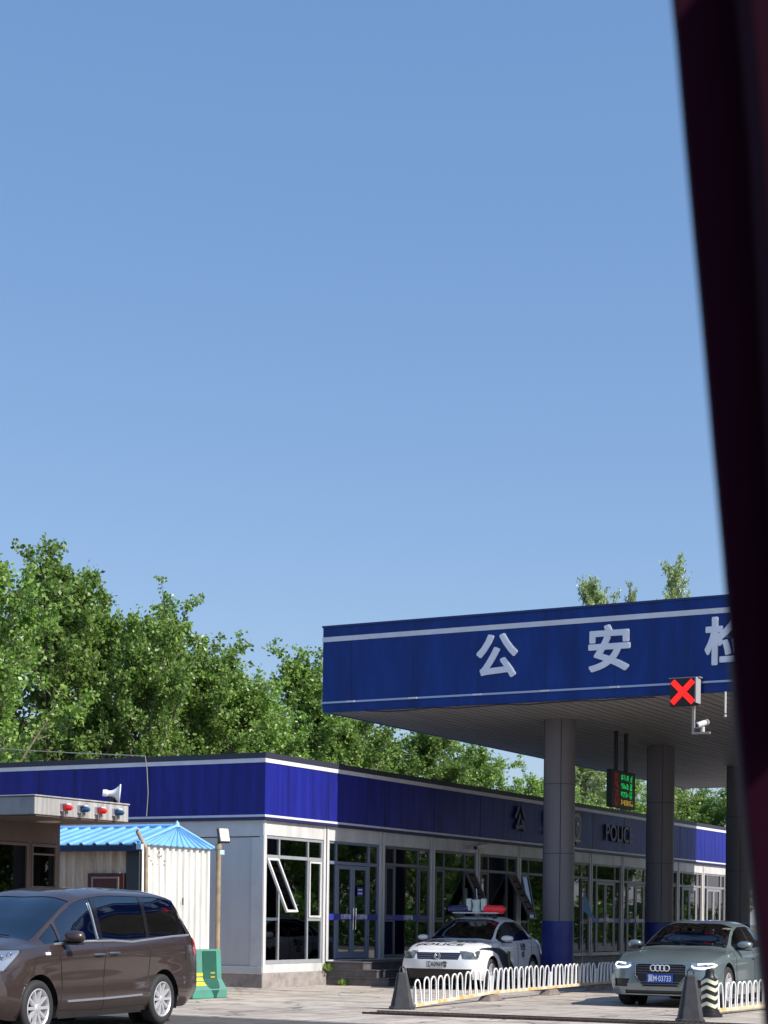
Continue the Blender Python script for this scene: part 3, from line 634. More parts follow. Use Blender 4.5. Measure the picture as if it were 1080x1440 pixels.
# ------------------------------------------------------------------ barrier railings
RW = mat('white_rail_paint', (.80, .80, .78), .4, var=.12, vscale=9)
RB = mat('rusty_base_paint', (.66, .62, .55), .6, var=.6, vscale=5, col2=(.62, .34, .05))
RF = mat('grey_rubber_foot', (.20, .17, .15), .9, var=.3)
def rail_section(p, q, z0, z1, label, n=11, H=.42, bend=False, last=False):
    """hooped railing from ground point p to q; the rail base sits at z0..z1"""
    a = Vector((p[0], p[1], z0)); b = Vector((q[0], q[1], z1)); t = thing('railing_section', label, 'railing', (p[0], p[1], 0), 'low white hooped railing sections')
    u = (b - a); L = u.length; u = u.normalized(); s = Vector((-u.y, u.x, 0)).normalized()
    r = MB(); w_ = .045
    r.hexa([tuple(a - s * w_), tuple(a + u * L - s * w_), tuple(a + u * L + s * w_), tuple(a + s * w_)], [tuple(p_ + Vector((0, 0, .055))) for p_ in (a - s * w_, a + u * L - s * w_, a + u * L + s * w_, a + s * w_)])
    r.build('base_rail', RB, t, bevel=.006)
    hoops = MB(); step = (L - .16) / n; hw_ = step * .36
    for i in range(n):
        c = a + u * (.08 + step * (i + .5)) + Vector((0, 0, .05)); hh = H * (1 + random.uniform(-.015, .015)); lean = s * random.uniform(-.02, .02)
        if bend and i in (0, 9): lean = s * .06 + u * .05; hh *= .94
        path = [c - u * hw_]
        path += [c - u * hw_ + Vector((0, 0, hh - hw_)) + lean]
        for k_ in range(1, 8):
            an = math.pi * k_ / 8; path.append(c - u * hw_ * math.cos(an) + Vector((0, 0, hh - hw_ + hw_ * math.sin(an))) + lean)
        path += [c + u * hw_ + Vector((0, 0, hh - hw_)) + lean, c + u * hw_]
        one = MB(); one.tube(path, .0145, 6); one.build('hoop', RW, t, smooth=True)
    for e, sg in ((a, 1), (b, -1)):
        o = e + u * .035 * sg
        x = MB(); x.hexa([tuple(o + u * i * .02 + s * j * .02) for i, j in ((-1, -1), (1, -1), (1, 1), (-1, 1))], [tuple(o + u * i * .02 + s * j * .02 + Vector((0, 0, H * .82))) for i, j in ((-1, -1), (1, -1), (1, 1), (-1, 1))]); x.build('post', RW, t)
    if z1 > .03:
        o = Vector((q[0], q[1], 0)); f = MB()
        pts = [(-.34, -.13), (.34, -.13), (.34, .13), (-.34, .13)]
        f.hexa([tuple(o + u * i + s * j) for i, j in pts], [tuple(o + u * i * .6 + s * j * .7 + Vector((0, 0, z1 - .01))) for i, j in pts]); f.build('foot', RF, t, bevel=.015)
    return t
random.seed(11)
A = (-13.97, 26.72); Bp = (-14.16, 30.15); Cp = (-14.38, 33.45); Dp = (-14.60, 36.5); Ep = (-14.8, 39.4)
rail_section(A, Bp, .02, .13, 'dented white hooped railing section beside the left rubber cone', 11, bend=True)
rail_section(Bp, Cp, .13, .13, 'white hooped railing section in front of the police car wheels', 11)
rail_section(Cp, Dp, .13, .13, 'white hooped railing section in front of the blue column base', 11)
rail_section(Dp, Ep, .13, .13, 'shaded railing section just left of the grey sedan', 11)
rail_section((-9.16, 28.15), (-9.02, 31.3), .05, .05, 'white hooped railing section right of the striped bollard', 11)
rail_section((-9.02, 31.36), (-8.9, 34.4), .05, .05, 'farther white railing section beside the grey sedan', 11)

# ------------------------------------------------------------------ cones, bollard
RUB = mat('dusty_black_rubber', (.036, .036, .042), .6, var=.35, vscale=7)
def rcone(x, y, h, rz, label, lean=0):
    t = thing('rubber_cone', label, 'traffic cone', (x, y, 0), 'black rubber lane cones', rz=rz); t.pop('_wld')
    m = MB(); n = 4
    def ring(r, z, dx=0): 
        o = []
        for q in range(4):
            a0 = math.pi / 4 + q * math.pi / 2
            for da in (-.18, .18): o.append((r * math.cos(a0 + da) * 1.0 + dx, r * math.sin(a0 + da), z))
        return o
    rs = [ring(.26, 0), ring(.26, .035), ring(.23, .05), ring(.10, h * .90, lean), ring(.085, h * .93, lean)]
    for q in range(len(rs) - 1): m.add(rs[q] + rs[q + 1], [(i, (i + 1) % 8, 8 + (i + 1) % 8, 8 + i) for i in range(8)])
    m.add(rs[-1], [tuple(range(8))]); m.build('cone_body', RUB, t, bevel=.006)
    m = MB(); pa = [(lean + .05 * math.cos(a), 0, h * .93 + .04 + .05 * math.sin(a)) for a in np.linspace(-.6, math.pi + .6, 12)]; m.tube(pa, .012, 8); m.build('carry_ring', RUB, t, smooth=True)
rcone(-14.0, 26.36, .66, R(30), 'dusty black rubber cone at the left end of the white railing', .0)
rcone(-8.87, 26.0, .76, R(24), 'dusty black rubber cone in front of the striped bollard', .0)
bd = thing('striped_bollard', 'black and cream chevron bollard between a rubber cone and the right railing', 'bollard', (-9.1, 27.6, 0)); bd.pop('_wld')
m = MB(); m.lathe([(.0, 0), (.21, 0), (.21, .05), (.165, .07), (.165, .10), (.13, .12), (.13, .60), (.10, .62), (.075, .66), (.07, .74), (.04, .77), (0, .775)], None, 32); m.build('bollard_body', BLACK, bd, smooth=True)
CREAM = mat('cream_reflective_film', (.70, .70, .52), .4, var=.15)
for z in (.19, .32, .45, .56):
    m = MB(); n = 40; vs = []
    for j in range(n + 1):
        a = 2 * math.pi * j / n; zz = z - .055 * abs(((a / (math.pi / 1.5) + .25) % 1) * 2 - 1)
        for d in (0, .06): vs.append((.1335 * math.cos(a), .1335 * math.sin(a), zz + d))
    m.add(vs, [(2 * j, 2 * j + 2, 2 * j + 3, 2 * j + 1) for j in range(n)]); m.build('chevron_band', CREAM, bd, smooth=True)
# drain grating across the lane
STL = mat('dark_rusty_steel', (.075, .055, .045), .7, metal=.3, var=.4, vscale=12)
dg = thing('drain_grate', 'dark steel drain grating running across the lane in the foreground', 'drain grate', (-13.8, 24.9, 0), rz=R(3.5)); dg.pop('_wld')
m = MB(); m.box(0, 26, -.29, -.26, .003, .035); m.box(0, 26, .26, .29, .003, .035); m.box(0, 26, -.015, .015, .003, .026); m.build('grate_frame', STL, dg)
m = MB(); m.box(0, 26, -.259, .259, .0035, .008); m.build('channel', mat('black_void', (.01, .009, .008), .9), dg)
m = MB(); x = .03
while x < 26: m.box(x, x + .035, -.258, -.016, .009, .026); m.box(x + .04, x + .075, .016, .258, .009, .026); x += .085
m.build('grate_bars', STL, dg)
# made-up flag on a stand, for an unclear pale blue patch by the column
pn = thing('pale_blue_flag', 'small pale blue parasol standing behind the first round column', 'flag', (-18.9, 46.2, 0)); pn.pop('_wld')
m = MB(); m.lathe([(.2, 0), (.2, .06), (.03, .07), (.02, .1), (.02, 2.1)], None, 16); m.build('pole', FRAMEG, pn, smooth=True)
m = MB(); m.add([(.03, 0, 2.35), (.03, .02, 1.8), (.45, .03, 1.42), (.30, .0, 1.70), (0.0, .06, 1.9)], [(0, 1, 2, 3), (0, 4, 1)]); o_ = m.build('flag_cloth', mat('pale_blue_cloth', (.30, .55, .75), .7), pn); so = o_.modifiers.new('s', 'SOLIDIFY'); so.thickness = .02
# weeds
WEED = leafmat('weed_leaf', (.10, .2, .03), (.25, .33, .07))
def weed(loc, n, sz, label, seed):
    random.seed(seed); m = MB()
    for i in range(n):
        a = random.uniform(0, 6.28); e = random.uniform(.5, 1.4); l = sz * random.uniform(.6, 1); d = Vector((math.cos(a) * math.cos(e), math.sin(a) * math.cos(e), math.sin(e))); s = d.cross(Vector((0, 0, 1))).normalized() * sz * .12
        o = Vector(loc) + Vector((random.uniform(-.08, .08), random.uniform(-.08, .08), 0)); m.add([tuple(o), tuple(o + d * l * .5 + s), tuple(o + d * l), tuple(o + d * l * .5 - s)], [(0, 1, 2, 3)])
    tag(m.build('weed', WEED, base=loc, fixn=False), label, 'weed', 'green weeds at the doorstep')
weed((-20.40, 34.80, .31), 60, .24, 'tuft of green weeds growing on the plinth end', 1); weed((-20.0, 34.76, .0), 40, .2, 'green weeds growing at the foot of the stone steps', 2)
# ------------------------------------------------------------------ vehicles
def pchip(xs, ys):
    xs = np.array(xs, float); ys = np.array(ys, float); h = np.diff(xs); d = np.diff(ys) / h; n = len(xs); m = np.zeros(n)
    for i in range(1, n - 1):
        if d[i - 1] * d[i] > 0: w1 = 2 * h[i] + h[i - 1]; w2 = h[i] + 2 * h[i - 1]; m[i] = (w1 + w2) / (w1 / d[i - 1] + w2 / d[i])
    m[0] = d[0]; m[-1] = d[-1]
    def f(x):
        x = min(max(float(x), xs[0]), xs[-1]); i = min(max(int(np.searchsorted(xs, x)) - 1, 0), n - 2); t = (x - xs[i]) / h[i]
        return (2 * t**3 - 3 * t**2 + 1) * ys[i] + (t**3 - 2 * t**2 + t) * h[i] * m[i] + (-2 * t**3 + 3 * t**2) * ys[i + 1] + (t**3 - t**2) * h[i] * m[i + 1]
    return f
def tab(*pairs):
    p = sorted(pairs); return pchip([a for a, b in p], [b for a, b in p])
TYRE = mat('tyre_rubber', (.022, .022, .024), .75, bump=.1)
ARCH = mat('wheel_well_black', (.006, .006, .007), .9)
RIM = mat('silver_alloy', (.70, .70, .72), .38, metal=.6)
SEAM = mat('panel_gap', (.008, .008, .009), .7)
SEAT = mat('dark_seat', (.03, .03, .032), .7)
LAMPB = mat('lamp_reflector', (.55, .57, .60), .15, metal=.8)
REDL = mat('tail_lamp_red', (.30, .008, .01), .15, coat=1)
GRILLE = mat('black_grille', (.012, .012, .015), .4)

def car(name, label, cat, loc, rz, sc, D):
    t = thing(name, label, cat, (loc[0], loc[1], 0), rz=rz, wld=False); t.scale = (sc, sc, sc)
    xf, xr, wb, Rw = D['xf'], D['xr'], D['wb'], D['Rw']
    L = xf - xr; nx = int(L / .018); X = np.linspace(xf, xr, nx + 1)
    seg = (5, 16, 22, 3, 34, 8, 20)
    def cr(P):
        out = []; n = len(P); P = [Vector((a, b)) for a, b in P]
        for i in range(n - 1):
            p0 = P[max(i - 1, 0)]; p1 = P[i]; p2 = P[i + 1]; p3 = P[i + 2] if i + 2 < n else Vector((-P[i].x, P[i].y))
            def tan(a, b, c):
                d1 = (b - a).length + 1e-6; d2 = (c - b).length + 1e-6; return ((b - a) / d1 * d2 + (c - b) / d2 * d1) / (d1 + d2)
            Ls = (p2 - p1).length
            m1 = tan(p0, p1, p2) * Ls if i > 0 else (p2 - p1); m2 = tan(p1, p2, p3) * Ls
            if i == n - 2: m2 = Vector((-Ls * .95, 0))
            if i == 4: dd = (p2 - p1); m1 = m1 * .25 + dd * .75; m2 = m2 * .45 + dd * .55
            for k_ in range(seg[i]):
                u = k_ / seg[i]; out.append(p1 * (2 * u**3 - 3 * u**2 + 1) + m1 * (u**3 - 2 * u**2 + u) + p2 * (-2 * u**3 + 3 * u**2) + m2 * (u**3 - u**2))
        out.append(P[-1]); return out
    nt_ = sum(seg) + 1; jE = sum(seg[:4]); jF = sum(seg[:5]); jC = sum(seg[:3])
    wmx = D['wm'](-1.5)
    def xfo(y, z): q = min(1, abs(y) / wmx); return -D['fp'](z) - .07 * q * q - D['fc'] * q**6
    def xro(y, z): q = min(1, abs(y) / wmx); return D['rp'](z) + .05 * q * q + D['rc'] * q**6
    co = []; side = np.zeros((nx + 1, nt_, 3)); cre = D.get('crease', .012)
    VL = np.zeros((nx + 1, nt_), int); VR = np.zeros((nx + 1, nt_), int)
    for i, x in enumerate(X):
        g_ = lambda k_: D[k_](x)
        zb, zm, zs, zt, wm, ws, we, ze = (g_(k_) for k_ in ('zb', 'zm', 'zs', 'zt', 'wm', 'ws', 'we', 'ze'))
        sec = cr([(wm * .93, zb), (wm * .985, zb + .10), (wm, zm), (ws, zs - .04), (ws - .02, zs), (we, ze), (we * .80, ze + (zt - ze) * .66), (0, zt)])
        ff = max(0, 1 - (xf - x) / D.get('ff', .8)) ** 1.5; fr = max(0, 1 - (x - xr) / D.get('fr', .7)) ** 1.5
        for j, p in enumerate(sec):
            y, z = max(0, p.x), p.y
            # shoulder crease
            if jE - 16 < j < jE: y += cre * math.sin((j - (jE - 16)) / 16 * math.pi) ** 2 * (1 if j > jE - 9 else .6)
            side[i, j] = (x + ff * xfo(y, z) + fr * xro(y, z), y, z)
            VL[i, j] = len(co); co.append(Vector(side[i, j]))
            if j == nt_ - 1: VR[i, j] = VL[i, j]
            else: VR[i, j] = len(co); co.append(Vector((side[i, j][0], -y, z)))
    G = {}
    def put(g, f): G.setdefault(g, []).append(f)
    SIDED = ('side_window', 'pillar_trim', 'headlight', 'tail_light', 'livery_stripe')
    for i in range(nx):
        xm = (X[i] + X[i + 1]) / 2; zs_, ze_, we_ = D['zs'](xm), D['ze'](xm), D['we'](xm)
        for j in range(nt_ - 1):
            c = (side[i, j] + side[i + 1, j + 1]) / 2; g = 'body'
            if D['ws0'] > xm > D['ws1'] and j >= jF + 1 and c[1] < we_ * .985: g = 'windscreen'
            elif D['rg0'] > xm > D['rg1'] and j >= jF + 2: g = 'rear_window'
            elif jE <= j < jF and c[2] > zs_ + .02 and ze_ - zs_ > .07 and c[2] < ze_ - .028:
                for nm, a, b, sa, sb in D['sw']:
                    if a + sa * (c[2] - 1) > c[0] > b + sb * (c[2] - 1): g = 'pillar_trim' if nm == 'p' else ('side_window', nm)
            if g == 'body':
                for ax in (0, -wb):
                    if math.hypot(c[0] - ax, c[2] - Rw - .01) < Rw + .055 and j < jC + 2: g = None
            if g == 'body' and D.get('sidefn'): g = D['sidefn'](c[0], c[2], j, jE) or 'body'
            if g is None: continue
            for s, V in ((1, VL), (-1, VR)):
                f = [V[i, j], V[i, j + 1], V[i + 1, j + 1], V[i + 1, j]]
                if s < 0: f = f[::-1]
                f = list(dict.fromkeys(int(q) for q in f))
                if len(f) < 3: continue
                put((g[0], s, g[1]) if isinstance(g, tuple) else ((g, s, 0) if g in SIDED else (g, 0, 0)), f)
    for i, w_ in ((0, 'f'), (nx, 'r')):
        nc = 90; rows = []
        for j in range(nt_):
            y0, z0 = side[i, j][1], side[i, j][2]; row = []
            for k_ in range(nc + 1):
                if k_ == 0 or y0 < 1e-4: row.append(int(VL[i, j])); continue
                if k_ == nc: row.append(int(VR[i, j])); continue
                u = math.sin((1 - 2 * k_ / nc) * math.pi / 2 * .92) / math.sin(math.pi / 2 * .92); y = y0 * u
                x = X[i] + (xfo(y, z0) if w_ == 'f' else xro(y, z0)); row.append(len(co)); co.append(Vector((x, y, z0)))
            rows.append(row)
        for j in range(nt_ - 1):
            for k_ in range(nc):
                f = [rows[j][k_], rows[j][k_ + 1], rows[j + 1][k_ + 1], rows[j + 1][k_]]
                f = list(dict.fromkeys(f))
                if len(f) < 3: continue
                if w_ == 'r': f = f[::-1]
                c = sum((co[q] for q in f), Vector()) / len(f)
                g = (D['front'] if w_ == 'f' else D['rear'])(abs(c.y), c.z) or 'body'
                put((g, (1 if c.y > 0 else -1), 0) if g in SIDED or g in ('fog_lamp', 'air_intake_side') else (g, 0, 0), f)
    bvh = BVHTree.FromPolygons([tuple(c) for c in co], [tuple(f) for fs in G.values() for f in fs])
    for idx, c in enumerate(co):
        if abs(c.y) > .55 * wmx:
            for ax in (0, -wb):
                dx, dz = c.x - ax, c.z - Rw - .01; r = math.hypot(dx, dz); R0 = Rw + .055
                if 0 < abs(r - R0) < .016: co[idx] = Vector((ax + dx / r * R0, c.y, Rw + .01 + dz / r * R0))
    MM = D['mats']; OB = {}
    def sub(key, off=0., nm=None, par=t):
        fs = G[key]; ids = sorted({q for f in fs for q in f}); mp = {q: n for n, q in enumerate(ids)}
        me = bpy.data.meshes.new(key[0]); me.from_pydata([tuple(co[q]) for q in ids], [], [tuple(mp[q] for q in f) for f in fs]); me.validate(); me.update()
        bmm = bmesh.new(); bmm.from_mesh(me); bmm.normal_update()
        if key[0] == 'body': bmesh.ops.remove_doubles(bmm, verts=bmm.verts, dist=.0004)
        for v in bmm.verts: pass
        tot = sum((f.normal.dot(f.calc_center_median() - Vector((-1.4, 0, .7))) for f in bmm.faces))
        if tot < 0: bmesh.ops.reverse_faces(bmm, faces=bmm.faces)
        bmm.normal_update()
        if off:
            nn = [v.normal.copy() for v in bmm.verts]
            for v, n_ in zip(bmm.verts, nn): v.co += n_ * off
        bmm.to_mesh(me); bmm.free()
        me.materials.append(MM[key[0]]); me.shade_smooth()
        o = bpy.data.objects.new(nm or key[0], me); COL.objects.link(o); o.parent = par; return o
    offs = dict(windscreen=-.006, side_window=-.007, rear_window=-.006, pillar_trim=-.003, headlight=.004, tail_light=.006, grille=-.02, air_intake=-.02, air_intake_side=-.02, livery_stripe=0.0, lower_trim=0.004, fog_lamp=.0)
    for key in sorted(G, key=str):
        if key[0] == 'body': continue
        OB[key] = sub(key, offs.get(key[0], 0))
    OB['body'] = sub(('body', 0, 0))
    ray = lambda o, d: bvh.ray_cast(Vector(o), Vector(d))[0]
    def hy(x, z, s): p = ray((x, 2 * s, z), (0, -s, 0)); return p
    def hx(y, z, e=1): return ray((xf + 2, y, z), (-1, 0, 0)) if e > 0 else ray((xr - 2, y, z), (1, 0, 0))
    def hz(x, y): return ray((x, y, 3), (0, 0, -1))
    def line_side(nm, pts, s, r, mt, step=.03, par=None, out=0.):
        path = []
        for (x0, z0), (x1, z1) in zip(pts[:-1], pts[1:]):
            n_ = max(2, int(math.hypot(x1 - x0, z1 - z0) / step))
            for q in range(n_): 
                p = hy(x0 + (x1 - x0) * q / n_, z0 + (z1 - z0) * q / n_, s)
                if p: path.append(p + Vector((0, s * out, 0)))
        p = hy(*pts[-1], s)
        if p: path.append(p + Vector((0, s * out, 0)))
        if len(path) > 1: u = MB(); u.tube(path, r, 6); return u.build(nm, mt, par or t, smooth=True)
    OB['hy'], OB['hx'], OB['hz'], OB['line'], OB['t'] = hy, hx, hz, line_side, t
    # wheel wells, floor, wheels
    for ax in (0, -wb):
        for s in (1, -1):
            u = MB(); n_ = 20; vs = []
            for q in range(n_ + 1):
                a = math.pi * (-.12 + 1.24 * q / n_); R0 = Rw + .058
                for yy in (wmx * .985, wmx * .62): vs.append((ax + R0 * math.cos(a), s * yy, Rw + .01 + R0 * math.sin(a)))
            u.add(vs, [(2 * q, 2 * q + 1, 2 * q + 3, 2 * q + 2) for q in range(n_)])
            u.add([(ax + (Rw + .058) * math.cos(2 * math.pi * q / 24), s * wmx * .62, Rw + .01 + (Rw + .058) * math.sin(2 * math.pi * q / 24)) for q in range(24)], [tuple(range(24))])
            u.build('wheel_well', ARCH, t)
            wy = s * (wmx - .115)
            M = Matrix.Translation((ax, wy, Rw)) @ Matrix.Rotation(R(-90 * s), 4, 'X') @ (Matrix.Rotation(R(D.get('steer', 0)), 4, 'Y') if ax == 0 else Matrix.Identity(4))
            if ax == 0 and D.get('steer'): M = Matrix.Translation((ax, wy, Rw)) @ Matrix.Rotation(R(D['steer']), 4, 'Z') @ Matrix.Rotation(R(-90 * s), 4, 'X')
            rr = Rw * .69
            u = MB(); u.lathe([(rr, -.10), (Rw - .03, -.105), (Rw - .005, -.08), (Rw, -.03), (Rw, .03), (Rw - .005, .08), (Rw - .03, .105), (rr + .01, .10), (rr, .09)], M, 40, close=True)
            w_ = u.build('wheel', TYRE, t, smooth=True, angle=50)
            u = MB(); u.lathe([(rr + .004, .098), (rr - .008, .102), (rr - .02, .09), (rr - .03, .02), (rr - .03, -.08), (.0, -.08)], M, 40)
            ns = D.get('spokes', 10)
            for q in range(ns):
                a = 2 * math.pi * q / ns
                for da in (-.12, .12) if ns < 8 else (0,):
                    ca, sa_ = math.cos(a), math.sin(a); b0 = a; w0, w1 = .024, .016 if ns < 8 else .02
                    def P(rad, off, h): 
                        ang = b0 + (da * rad / rr if da else 0)
                        return tuple(M @ Vector((rad * math.cos(ang) - off * math.sin(ang), rad * math.sin(ang) + off * math.cos(ang), h)))
                    u.hexa([P(.03, -w0, .045), P(rr - .012, -w1, .06), P(rr - .012, w1, .06), P(.03, w0, .045)], [P(.03, -w0 * .7, .082), P(rr - .012, -w1 * .7, .094), P(rr - .012, w1 * .7, .094), P(.03, w0 * .7, .082)])
            u.lathe([(.055, .05), (.055, .085), (.035, .095), (0, .097)], M, 20)
            u.build('rim', RIM, w_, smooth=True, angle=30)
            u = MB(); u.lathe([(0, .012), (rr * .62, .012), (rr * .62, .016), (0, .016)], M, 24); u.build('brake_disc', mat('brake_steel', (.12, .11, .11), .4, metal=.8), w_)
    u = MB(); u.box(xf - .25, xr + .25, -wmx * .6, wmx * .6, .18, .26); u.box(-.5, -wb + .5, -wmx * .93, wmx * .93, .19, .25); u.build('underbody', ARCH, t)
    # cabin
    u = MB(); x0 = D['ws0']; zf = D['zs'](x0)
    u.box(x0 - .22, x0 - .55, -wmx * .78, wmx * .78, zf - .22, zf - .01); u.build('dashboard', mat('dash_black', (.02, .02, .024), .6), t, bevel=.03)
    for r_, xs_ in enumerate(D['seats']):
        for s in ((1, -1)):
            u = MB(); u.box(xs_, xs_ - .5, s * .38 - .24, s * .38 + .24, .35, .58); u.hexa([(xs_ - .42, s * .38 - .23, .55), (xs_ - .58, s * .38 - .23, .55), (xs_ - .58, s * .38 + .23, .55), (xs_ - .42, s * .38 + .23, .55)], [(xs_ - .58, s * .38 - .2, 1.08), (xs_ - .68, s * .38 - .2, 1.08), (xs_ - .68, s * .38 + .2, 1.08), (xs_ - .58, s * .38 + .2, 1.08)])
            u.box(xs_ - .62, xs_ - .70, s * .38 - .12, s * .38 + .12, 1.10, 1.26); u.build('seat', SEAT, t, bevel=.03)
    u = MB(); u.tube([(x0 - .62 + .10 * math.cos(a) * .5, .38 + .18 * math.sin(a), zf - .04 + .18 * math.cos(a)) for a in np.linspace(0, 6.283, 25)], .014, 6, caps=False); u.build('steering_wheel', BLACK, t, smooth=True)
    # mirrors
    mx_, mz_ = D['mirror']
    for s in (1, -1):
        p = hy(mx_, mz_ - .03, s); y0 = p.y if p else s * wmx * .95
        u = MB(); vs = []; A_, B_ = 14, 10
        for a in range(A_ + 1):
            for b in range(B_):
                th = math.pi * a / A_; ph = 2 * math.pi * b / B_
                sx = math.sin(th) ** .7 if 0 < th < math.pi else 0
                yy = -math.cos(th)
                vs.append((mx_ + .09 * sx * math.cos(ph) * (1.2 if math.cos(ph) > 0 else .45) - .02 * yy, y0 + s * (.16 + .125 * yy), mz_ + .02 + (.085 if name == 'minivan' else .066) * sx * math.sin(ph)))
        u.add(vs, [(a * B_ + b, a * B_ + (b + 1) % B_, (a + 1) * B_ + (b + 1) % B_, (a + 1) * B_ + b) for a in range(A_) for b in range(B_)])
        mo = u.build('mirror', MM['body'], t, smooth=True, angle=60)
        u = MB(); u.tube([(mx_, y0 - s * .03, mz_ - .05), (mx_, y0 + s * .10, mz_ - .045)], [.03, .022], 8); u.box(mx_ - .055, mx_ + .07, y0 + s * .06, y0 + s * .25, mz_ - .075, mz_ - .055); u.build('mirror_base', BLACK, mo, smooth=True)
    # handles
    for x_, z_ in D['handles']:
        for s in (1, -1):
            p = hy(x_, z_, s)
            if p:
                u = MB(); q = Vector((0, s * .03, 0)); u.tube([p + Vector((.10, 0, 0)), p + Vector((.085, s * .035, .004)), p + Vector((-.085, s * .035, .004)), p + Vector((-.10, 0, 0))], .013, 8); u.build('door_handle', D.get('hmat', CHROME), t, smooth=True)
    for pts in D['seams']:
        for s in (1, -1): line_side('door_seam', pts, s, .006, SEAM)
    # wipers
    for yy in (.45, -.2):
        pa = []
        for q in range(9):
            p = hz(D['ws0'] - .03 - .012 * q, yy - .075 * q)
            if p: pa.append(p + Vector((0, 0, .012)))
        if len(pa) > 1: u = MB(); u.tube(pa, .008, 5); u.build('wiper', BLACK, t)
    # licence plate
    if D.get('plate'):
        txt, z_, bgm, fgm, bold = D['plate']; p = hx(0, z_)
        u = MB(); u.box(p.x + .012, p.x + .024, -.22, .22, z_ - .07, z_ + .07); pl = u.build('licence_plate', bgm, t, bevel=.004)
        u = MB(); add_text(u, txt, .13, frame((p.x + .0255, 0, z_ - .004), (0, 1, 0), (0, 0, 1)), bold, .002, sx=.66 if len(txt) > 7 else .78); u.build('plate_characters', fgm, pl)
    return OB

def sedan_rear(y, z):
    if .78 < z < .93 and y > .45: return 'tail_light'
# ---- brown minivan
PB = mat('brown_metallic_paint', (.055, .036, .033), .32, metal=.4, coat=.9, spec=.5)
DG = glass('dark_car_glass', (.5, .6, .75), .22, refl=.045); MG = glass('windscreen_glass', (.8, .88, .97), .7, refl=.02)
TG = glass('tinted_van_glass', (.5, .6, .8), .12, rough=.05, refl=.14, gcol=(.85, .93, 1))
TRIM = mat('gloss_black_trim', (.01, .01, .012), .15, coat=.6)
def van_front(y, z):
    if .80 < z < 1.02 and y > .62 - (1.0 - z) * .25: return 'headlight'
    if .58 < z < .86 and y < .48: return 'grille'
    if .28 < z < .42 and y < .55: return 'air_intake'
    if .42 < z < .52 and .62 < y < .80: return 'fog_lamp'
def van_side(x, z, j, jE):
    if x > .29 + (1.035 - z) * 1.5 and .80 < z < 1.035: return 'headlight'
    if x < -3.86 and .92 < z < 1.16 and x < -3.86 - abs(z - 1.02) * .6: return 'tail_light'
VAN = dict(xf=1.0, xr=-4.22, wb=3.02, Rw=.34, ff=.9, fr=.6, fc=.30, rc=.20, spokes=10, crease=.014,
    zb=tab((1.0, .24), (.6, .21), (-3.6, .22), (-4.18, .34)), zm=tab((1, .60), (-1.5, .62), (-4.18, .68)),
    zs=tab((1.0, .86), (.5, 1.0), (.1, 1.06), (-.3, 1.09), (-1, 1.115), (-2.1, 1.135), (-3.0, 1.17), (-4.18, 1.20)),
    zt=tab((1.0, .93), (.8, 1.01), (.4, 1.10), (.05, 1.155), (-.05, 1.18), (-.5, 1.44), (-.95, 1.66), (-1.3, 1.765), (-2, 1.82), (-3, 1.81), (-3.7, 1.755), (-4.0, 1.70), (-4.22, 1.64)),
    wm=tab((1, .91), (0, .935), (-3.5, .935), (-4.18, .90)), ws=tab((1, .82), (.4, .88), (0, .90), (-2, .915), (-3.6, .895), (-4.18, .83)),
    we=tab((1, .60), (.4, .70), (0, .745), (-.5, .725), (-1, .69), (-2, .675), (-3.5, .66), (-4.18, .61)),
    ze=tab((1, .895), (.5, 1.035), (.05, 1.105), (-.05, 1.135), (-.5, 1.37), (-.95, 1.595), (-1.3, 1.69), (-2, 1.745), (-3, 1.74), (-3.7, 1.68), (-4.22, 1.54)),
    fp=tab((.2, .10), (.45, .0), (.7, .02), (.93, .14), (1.2, .3)), rp=tab((.3, .08), (.5, .0), (.95, .02), (1.2, .12), (1.45, .26), (1.62, .36)),
    ws0=-.04, ws1=-1.02, rg0=-9, rg1=-9.1,
    sw=[('a', -.18, -.52, 0, 0), ('b', -.56, -1.40, -.0, -.06), ('p', -1.40, -1.50, -.06, -.06), ('c', -1.50, -2.60, -.06, -.12), ('p', -2.60, -2.70, -.12, -.12), ('d', -2.70, -3.88, -.12, .34)],
    front=van_front, rear=lambda y, z: 'rear_window' if 1.18 < z < 1.54 and y < .66 else ('tail_light' if .92 < z < 1.14 and y > .55 else None), sidefn=van_side,
    mats=dict(body=PB, windscreen=TG, side_window=TG, rear_window=TG, pillar_trim=TRIM, headlight=LAMPB, tail_light=REDL, grille=GRILLE, air_intake=GRILLE, fog_lamp=CHROME, livery_stripe=PB),
    seats=(-1.2, -2.2, -3.0), mirror=(-.62, 1.17), handles=((-1.30, .965), (-1.66, .98)),
    seams=([(-.42, .30), (-.50, .55), (-.44, .9), (-.40, 1.08)], [(-1.46, .26), (-1.46, 1.10)], [(-2.62, 1.12), (-2.60, .7), (-2.50, .5)], [(-3.6, 1.14), (-3.62, .86)]))
van = car('minivan', 'brown metallic minivan with tinted windows at the lower left of the scene', 'minivan', (-15.17, 17.17), R(-83.5), 1.03, VAN)
CHR2 = mat('satin_chrome', (.72, .73, .76), .35, metal=.9)
